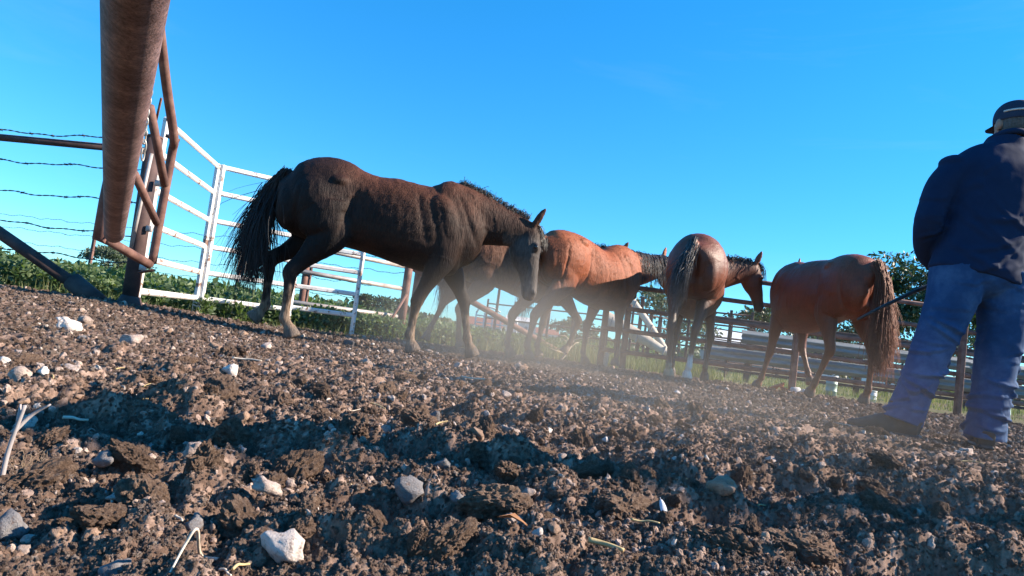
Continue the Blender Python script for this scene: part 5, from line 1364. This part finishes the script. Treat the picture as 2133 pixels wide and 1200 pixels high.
# 4: bay seen from behind, head turned to the right
h4 = dict(stretch=1.0, thin=1.04, croup=.0,
    hind=[(1, [(-.42, .17, .89), (-.66, .18, .535), (-.65, .165, .16), (-.62, .16, .09), (-.585, .155, .02)]),
          (-1, [(-.38, -.13, .89), (-.60, -.05, .525), (-.60, -.03, .165), (-.58, -.02, .09), (-.55, -.02, .02)])],
    fore=[(-1, [(.48, -.18, .84), (.50, -.225, .50), (.50, -.20, .16), (.52, -.20, .09), (.55, -.20, .015)]),
          (1, [(.44, .15, .83), (.46, .17, .47), (.45, .17, .16), (.47, .17, .09), (.50, .17, .02)])],
    neck=[(.34, 0, 1.20, .18, .15), (.50, -.02, 1.20, .28, .18), (.66, -.12, 1.25, .24, .145), (.78, -.28, 1.30, .19, .11), (.86, -.44, 1.345, .155, .092), (.91, -.57, 1.37, .13, .082), (.94, -.65, 1.375, .105, .075)],
    head=((.945, -.66, 1.445), (.08, -.24, -1.0), (.1, -1, -.2)), headk=.95,
    ears=[((.89, -.655, 1.475), (.875, -.71, 1.62)), ((1.0, -.66, 1.47), (1.01, -.71, 1.60))],
    dock=((-.83, 0.05, 1.40), (-.93, 0.08, 1.12)),
    tail=dict(reach=(-.96, .15, .80), count=900, spread=(.020, .034), wid=.0042, wisp=.05, curl=.02),
    tail_mat=M['grey_hair'], mane_mat=M['black_hair'], mat=M['coat_bay'],
    mane=dict(crest=[(.50, -.02, 1.47), (.66, -.12, 1.485), (.78, -.28, 1.49), (.86, -.44, 1.50), (.92, -.60, 1.50)], fall=(-1, -.4, 0), count=420, length=.17, wid=.004, lift=.03, jitter=.03),
    forelock=dict(crest=[(.93, -.69, 1.47), (.97, -.69, 1.47)], fall=(0, -1, 0), count=60, length=.20, wid=.0035, lift=.0),
    color=make_color((.135, .040, .020), (.15, .048, .025), (.06, .022, .014), (.022, .015, .013), (.10, .07, .05), .70, .16, (.022, .017, .016), .4,
                     socks=[(-.60, -.03, .13, .27, (.62, .55, .48)), (-.63, .165, .12, .17, (.42, .33, .22))], blaze=(.026, .12, .50), seed=11),
    fur=dict(count=16000, length=.010, wid=.0020, lift=.2))
build_horse('horse', 'bay horse seen from behind with white blaze and one white hind sock', (1.98, 7.23, 0), math.radians(74), 1.0, h4, 4)

# 5: chestnut seen from behind on the left flank
h5 = dict(stretch=.88, thin=1.0, belly=.02, sag=-.06, croup=-.01,
    hind=[(1, [(-.30, .17, .90), (-.40, .17, .51), (-.22, .17, .155), (-.18, .17, .085), (-.145, .17, .02)]),
          (-1, [(-.42, -.17, .90), (-.60, -.17, .51), (-.57, -.17, .16), (-.545, -.17, .09), (-.52, -.17, .02)])],
    fore=[(1, [(.50, .15, .83), (.59, .15, .44), (.70, .15, .13), (.75, .15, .065), (.80, .15, .01)]),
          (-1, [(.46, -.15, .83), (.44, -.15, .53), (.30, -.15, .26), (.26, -.15, .19), (.23, -.15, .14)])],
    neck=[(.34, 0, 1.20, .18, .15), (.50, -.01, 1.20, .27, .18), (.68, -.06, 1.22, .245, .15), (.84, -.17, 1.25, .195, .11), (.97, -.31, 1.30, .16, .092), (1.06, -.43, 1.37, .135, .082), (1.10, -.50, 1.42, .11, .075)],
    head=((1.11, -.51, 1.49), (.45, -.55, -.65), (.5, -.4, .75)),
    ears=[((1.06, -.475, 1.53), (1.075, -.49, 1.675)), ((1.15, -.55, 1.53), (1.18, -.56, 1.67))],
    dock=((-.735, 0, 1.41), (-.86, .0, 1.18)),
    tail=dict(reach=(-.90, .02, .40), count=2800, spread=(.045, .055), wid=.0028, wisp=.05, curl=.02),
    tail_mat=M['chestnut_hair'], mane_mat=M['chestnut_hair'], mat=M['coat_chestnut'],
    mane=dict(crest=[(.46, 0, 1.475), (.66, -.06, 1.45), (.84, -.17, 1.435), (.97, -.31, 1.45), (1.07, -.46, 1.50)], fall=(0, -1, 0), count=260, length=.2, wid=.004, lift=.02, jitter=.03),
    forelock=dict(crest=[(1.10, -.48, 1.54), (1.13, -.53, 1.54)], fall=(1, 0, 0), count=70, length=.16, wid=.0038, lift=.05),
    color=make_color((.185, .044, .018), (.205, .056, .024), (.125, .032, .014), (.12, .042, .022), (.26, .17, .11), .45, .14, (.09, .05, .04), .55, seed=13),
    fur=dict(count=16000, length=.014, wid=.0026, lift=.25))
build_horse('horse', 'chestnut horse seen from behind beside the man with a full reddish tail', (3.33, 7.15, 0), math.radians(104), 1.0, h5, 5)
# ------------------------------------------------------------------ the man, seen from behind
M['skin'] = simple_mat('tanned_skin', [(.3, (.30, .16, .11)), (.7, (.40, .23, .165))], 8, .55, 0, .15, .001, 200)
M['grey_stubble'] = simple_mat('short_grey_hair', [(.3, (.05, .045, .043)), (.7, (.14, .13, .125))], 90, .8, 0, .6, .003, 250)
def cloth_mat(name, stops, weave=900, rough=.85, scale=7):
    m, nt, b = new_mat(name)
    v = coords(nt)
    c = ramp(nt, noise(nt, v, scale, 6, .6), stops)
    tw = nt.nodes.new('ShaderNodeTexWave'); tw.bands_direction = 'DIAGONAL'; tw.inputs['Scale'].default_value = weave / 3; tw.inputs['Distortion'].default_value = 1.5; nt.links.new(v, tw.inputs[0])
    c = mix(nt, c, ramp(nt, tw.outputs['Fac'], [(.2, (.82, .82, .84)), (.8, (1.1, 1.1, 1.1))]), 1, 'MULTIPLY')
    nt.links.new(c, b.inputs['Base Color']); b.inputs['Roughness'].default_value = rough; b.inputs['Specular IOR Level'].default_value = .2
    bump(nt, b, noise(nt, v, 220, 3, .6), .25, .001)
    return m
M['denim'] = cloth_mat('blue_denim', [(.3, (.014, .046, .115)), (.5, (.022, .066, .155)), (.72, (.060, .13, .245))])
M['jacket'] = cloth_mat('navy_jacket_cloth', [(.3, (.006, .017, .048)), (.7, (.010, .025, .066))], 1200)
M['cap'] = cloth_mat('dark_cap_cloth', [(.3, (.022, .034, .062)), (.7, (.036, .050, .085))], 1500)
M['boot'] = simple_mat('dusty_brown_boot_leather', [(.3, (.035, .027, .024)), (.6, (.065, .05, .042)), (.8, (.11, .088, .072))], 10, .75, 0, .4, .002, 80)
M['strap'] = simple_mat('pale_cap_strap', [(.3, (.5, .48, .44)), (.7, (.62, .6, .56))], 20, .6, 0, 0)
M['stick'] = simple_mat('dark_stick', [(.3, (.02, .018, .02)), (.7, (.05, .045, .045))], 30, .5, 0, 0)

man = empty('person', (2.5, 3.6, -.035)); tag(man, 'man in navy jacket, jeans and dark cap standing with his back to the camera', 'person')
HX = .14
mb = MB()
XL = (1, 0, 0)
def vloft(mb, rows, n=24, sub=5, p=2.2): loft(mb, [[x, y, z, d, w] for x, y, z, w, d in rows], XL, sub, n, p)
vloft(mb, [(.03, 0, .84, .10, .09), (.03, 0, .93, .165, .115), (.04, 0, 1.06, .15, .105), (.06, 0, 1.22, .165, .115), (.075, 0, 1.38, .185, .12), (.085, 0, 1.49, .17, .09), (.095, 0, 1.55, .08, .065), (.11, .0, 1.62, .060, .062), (HX - .005, .01, 1.70, .058, .06)])
ell(mb, (HX, .005, 1.80), (.078, .098, .105)); ell(mb, (HX, .045, 1.735), (.060, .062, .075)); ell(mb, (HX, .085, 1.70), (.035, .03, .03))
ell(mb, (HX, .112, 1.775), (.014, .022, .03)); ell(mb, (HX, .10, 1.735), (.026, .012, .008)); ell(mb, (HX, .10, 1.72), (.024, .012, .009))
for s in (-1, 1):
    ell(mb, (HX + .082 * s, -.005, 1.775), (.014, .024, .036)); ell(mb, (HX + .034 * s, .082, 1.815), (.024, .016, .012))
def arm(pts):
    loft(mb, pts, (0, 1, 0), 4, 14)
ARML = [(-.12, 0, 1.50, .075, .08), (-.19, .01, 1.37, .055, .06), (-.245, .03, 1.19, .043, .045), (-.15, .17, 1.06, .042, .04), (-.03, .25, .97, .028, .030)]
ARMR = [(.30, 0, 1.50, .075, .08), (.365, .01, 1.37, .055, .06), (.41, .03, 1.19, .043, .045), (.37, .16, 1.07, .042, .04), (.31, .28, .99, .028, .030)]
arm(ARML); arm(ARMR)
def hand(wr, dirn, palm_n, side):
    """palm, four bent fingers closing towards palm_n, thumb from the side of the palm"""
    d = norm(dirn); nrm = norm(np.asarray(palm_n, float) - d * (np.dot(palm_n, d))); w = np.cross(d, nrm) * side; wr = np.array(wr, float)
    ell(mb, wr + d * .05, (.050, .040, .018), np.stack([d, w, nrm], 1))
    for q, (off, L) in enumerate(((.030, .068), (.010, .078), (-.011, .072), (-.031, .056))):
        p0 = wr + d * .065 + w * off; p1 = wr + d * .095 + w * off * 1.05; p2 = p1 + (d * .55 + nrm * .85) * L * .42; p3 = p2 + (-d * .35 + nrm * .85) * L * .33; p4 = p3 + (-d * .95 + nrm * .1) * L * .25
        loft(mb, [[*p0, .010, .010], [*p1, .0098, .0098], [*p2, .009, .009], [*p3, .0082, .0082], [*p4, .0070, .0070]], w, 4, 10)
    p0 = wr + d * .02 + w * .030; p1 = wr + d * .045 + w * .052 + nrm * .015; p2 = wr + d * .062 + w * .045 + nrm * .042; p3 = wr + d * .065 + w * .022 + nrm * .055
    loft(mb, [[*p0, .013, .013], [*p1, .0115, .0115], [*p2, .010, .010], [*p3, .008, .008]], d, 4, 10)
hand((-.022, .255, .965), (.6, .4, -.55), (.3, -.6, -.6), 1)
hand((.305, .285, .985), (-.3, .65, -.5), (-.3, -.6, -.6), -1)
LEGL = [(-.075, 0, .90), (-.19, .025, .50), (-.32, .0, .10)]; LEGR = [(.135, 0, .90), (.155, .02, .48), (.115, -.01, .09)]
for (h, k, a), toe in ((LEGL, (-.46, .15, .03)), (LEGR, (.21, .18, .03))):
    h, k, a, toe = map(np.array, (h, k, a, toe))
    loft(mb, [[*h, .095, .09], [*(h * .5 + k * .5), .078, .075], [*k, .056, .056], [*(k * .65 + a * .35 - np.array([0, .015, 0])), .055, .052], [*a, .035, .035]], XL, 4, 14)
    loft(mb, [[*(a - .03 * norm((toe - a) * (1, 1, 0)) + (0, 0, -.045)), .030, .028], [*(a * .5 + toe * .5), .04, .042], [*toe, .022, .04]], np.cross(norm(toe - a), (0, 0, 1)), 4, 12)
me = fuse(mb, .0058, 3); me.polygons.foreach_set('use_smooth', np.ones(len(me.polygons), bool)); me.name = 'body'
link_mesh('body', me, M['skin'], man)

def fold_push(me, folds, seed, base=.0022):
    """cloth creases: each fold is an arc (x, y, z, half length, tilt, width, height) pushed out of the skin, plus faint unevenness"""
    V, Nn = mesh_np(me); d = base * 2 * (fbm(V[:, 0] * 16 + V[:, 1] * 9, V[:, 2] * 14, seed, 3) - .5)
    for x, y, z, hl, tilt, w, h in folds:
        rx = V[:, 0] - x; ry = V[:, 1] - y; rz = V[:, 2] - z
        along = np.hypot(rx, ry) * np.sign(rx + .3 * ry); zz = rz - along * tilt - 1.6 * along ** 2 * np.sign(h) + .012 * (fbm(V[:, 0] * 22, V[:, 2] * 22, seed + 4, 2) - .5)
        e = np.exp(-(along / hl) ** 2) * (np.abs(rx) < .3) * ((ry * 0 + 1) if y == 0 else np.exp(-(ry / .16) ** 2))
        d += h * e * (np.exp(-(zz / w) ** 2) - .55 * np.exp(-((zz + 1.5 * w) / w) ** 2))
    V = V + Nn * d[:, None]; me.vertices.foreach_set('co', V.astype(np.float32).ravel()); me.update()
    me.polygons.foreach_set('use_smooth', np.ones(len(me.polygons), bool))

# jeans
mb = MB()
ell(mb, (.03, 0, .93), (.215, .155, .15))
vloft(mb, [(-.095, 0, .95, .132, .15), (-.115, 0, .80, .122, .13), (-.15, .01, .65, .108, .112), (-.195, .015, .50, .098, .096), (-.255, .0, .33, .090, .086), (-.305, -.005, .18, .090, .085), (-.33, .0, .085, .096, .092)], 24)
vloft(mb, [(.15, 0, .95, .132, .15), (.155, 0, .80, .122, .13), (.165, 0, .65, .110, .114), (.155, .01, .48, .102, .098), (.135, 0, .31, .095, .088), (.118, -.005, .13, .095, .088), (.115, 0, .055, .100, .094)], 24)
me = fuse(mb, .0068, 4); rf4 = np.random.default_rng(8); FO = []
for cx, lean in ((lambda z: -.33 + (z - .09) * .345 if z < .5 else -.19 + (z - .5) * .22, .1), (lambda z: .115 + (z - .05) * .11, -.1)):
    for z in list(np.linspace(.07, .40, 13)) + [.47, .51, .55, .60, .66, .74, .80]:
        low = z < .42
        FO.append((cx(z) + rf4.normal() * .04, rf4.normal() * .08, z + rf4.normal() * .008, rf4.uniform(.05, .11), lean + rf4.normal() * .45, rf4.uniform(.008, .015), rf4.uniform(.018, .034) if low else rf4.uniform(.008, .018)))
FO += [(.04, 0, .80, .10, .5, .014, .010), (.02, 0, .78, .10, -.5, .014, .010), (-.08, -.1, .86, .08, .2, .012, .006), (.12, -.1, .86, .08, -.2, .012, .006)]
fold_push(me, FO, 5)
me.name = 'jeans'; link_mesh('jeans', me, M['denim'], man)
# jacket
mb = MB()
vloft(mb, [(.0, 0, .90, .235, .16), (.005, 0, .93, .242, .166), (.02, 0, 1.06, .225, .16), (.045, 0, 1.22, .235, .162), (.065, 0, 1.38, .255, .158), (.078, -.005, 1.50, .262, .145), (.088, -.005, 1.575, .205, .118), (.100, 0, 1.635, .118, .096), (.112, 0, 1.70, .086, .088)], 30, 5, 2.4)
def sleeve(P, k=1.0): loft(mb, [[x, y, z, a * k, b2 * k] for x, y, z, a, b2 in P], (0, 1, 0), 5, 18)
sleeve([(-.13, 0, 1.495, .095, .10), (-.205, .01, 1.40, .088, .094), (-.245, .02, 1.28, .078, .084), (-.258, .035, 1.18, .072, .078), (-.17, .17, 1.06, .066, .066), (-.05, .24, .985, .052, .05)])
sleeve([(.30, 0, 1.495, .095, .10), (.37, .01, 1.40, .088, .094), (.405, .02, 1.28, .078, .084), (.415, .035, 1.18, .072, .078), (.375, .16, 1.07, .066, .066), (.32, .265, 1.0, .052, .05)])
ell(mb, (-.165, 0, 1.525), (.078, .085, .046)); ell(mb, (.335, 0, 1.525), (.078, .085, .046))
me = fuse(mb, .0085, 4); FJ = [(rf4.uniform(-.15, .25), -.15, rf4.uniform(.95, 1.25), rf4.uniform(.08, .2), rf4.normal() * .5, rf4.uniform(.014, .025), rf4.uniform(.004, .009)) for _ in range(9)]
FJ += [(sx, 0, z, .06, tl, .012, .009) for sx in (-.25, .41) for z, tl in ((1.12, .4), (1.17, -.2), (1.22, .3), (1.28, -.3))] + [(-.10, -.1, 1.42, .08, 1.0, .02, .006), (.27, -.1, 1.42, .08, -1.0, .02, .006)]
fold_push(me, FJ, 9, .0015)
me.name = 'jacket'; jk = link_mesh('jacket', me, M['jacket'], man)
mb = MB(); th = np.linspace(0, 2 * np.pi, 41)
mb.tube(np.stack([.113 + .086 * np.cos(th), .088 * np.sin(th), 1.69 - .03 * np.sin(th) + 0 * th], 1), .016, 10, False); mb.build('collar', M['jacket'], jk)
# boots
for (ax_, ay, az), toe in (((-.33, 0, .09), (-.47, .15, .035)), ((.115, 0, .085), (.215, .18, .035))):
    mb = MB(); a = np.array([ax_, ay, az]); t = np.array(toe); d = norm((t - a) * np.array([1, 1, 0])); lat = np.cross(d, (0, 0, 1))
    loft(mb, [[*(a - d * .085 + (0, 0, -.035)), .045, .038], [*(a - d * .05 + (0, 0, -.025)), .062, .046], [*(a + d * .03 + (0, 0, -.02)), .062, .045], [*(a * .4 + t * .6), .048, .05], [*t, .036, .050], [*(t + d * .05), .026, .036], [*(t + d * .07), .012, .02]], lat, 5, 18, 2.4)
    loft(mb, [[*(a + (0, 0, .10)), .075, .07], [*(a + (0, 0, .02)), .06, .055], [*(a + (0, 0, -.04)), .055, .048]], lat, 4, 18)
    me = fuse(mb, .007, 3); me.polygons.foreach_set('use_smooth', np.ones(len(me.polygons), bool)); me.name = 'boot'; bo = link_mesh('boot', me, M['boot'], man)
    mb = MB(); zs = az - .075
    loft(mb, [[*(a * (1, 1, 0) - d * .09 + (0, 0, zs)), .012, .036], [*(a * (1, 1, 0) + (0, 0, zs)), .013, .044], [*(t * (1, 1, 0) + (0, 0, zs)), .012, .052], [*(t * (1, 1, 0) + d * .07 + (0, 0, zs)), .010, .024]], lat, 4, 14, 3); mb.build('boot_sole', M['stick'], bo)
# cap and hair
mb = MB()
loft(mb, [[HX, -.002, 1.795, .107, .088], [HX, -.002, 1.83, .108, .089], [HX, -.004, 1.87, .098, .08], [HX, -.004, 1.900, .072, .058], [HX, -.004, 1.915, .03, .025]], XL, 5, 28)
cp = mb.build('cap', M['cap'], man)
mb = MB(); V = []
u = np.linspace(-.85, .85, 15); w = np.linspace(0, 1, 6)
for q in w: V += [[HX + .085 * math.sin(x) * (1 + .12 * q), .095 * math.cos(x) * .95 + .075 * q * math.cos(x * .8), 1.803 - .012 * q - .012 * abs(math.sin(x))] for x in u]
V = np.array(V); V2 = V - np.array([0, 0, .006]); nu = len(u); Q = []
for q in range(5):
    for p in range(nu - 1): Q += [[q * nu + p, q * nu + p + 1, (q + 1) * nu + p + 1, (q + 1) * nu + p]]; Q += [[len(V) + z for z in Q[-1][::-1]]]
for p in range(nu - 1): Q += [[5 * nu + p, 5 * nu + p + 1, len(V) + 5 * nu + p + 1, len(V) + 5 * nu + p]]
mb.add(np.concatenate([V, V2]), Q); mb.build('peak', M['cap'], cp)
mb = MB(); th = np.linspace(math.pi + .35, 2 * math.pi - .35, 20)
mb.tube(np.stack([HX + .0895 * np.cos(th), -.002 + .1095 * np.sin(th), 1.838 + 0 * th], 1), .0055, 8); mb.build('cap_strap', M['strap'], cp)
mb = MB(); ell(mb, (HX, .11 * 0 - .004, 1.917), (.008, .008, .006)); mb.build('cap_button', M['cap'], cp)
mb = MB(); loft(mb, [[HX, -.022, 1.715, .050, .055], [HX, -.018, 1.74, .072, .072], [HX, -.014, 1.78, .088, .079], [HX, -.012, 1.82, .09, .08]], XL, 4, 24); mb.build('hair', M['grey_stubble'], man)
# things he holds
mb = MB(); mb.tube([(2.55, 3.90, .905), (2.36, 3.91, .80), (2.19, 3.90, .695), (2.03, 3.89, .59)], [.013, .013, .010, .007], 10)
tag(mb.build('stick', M['stick']), 'dark stick held low by the man, pointing towards the chestnut horse tail', 'stick')
mb = MB(); mb.tube([(2.845, 3.43, .79), (2.79, 3.44, .735), (2.735, 3.45, .675)], [.004, .004, .003], 8)
tag(mb.build('cane', M['straw_pale']), 'thin pale cane slanting across the right leg of the man', 'cane')
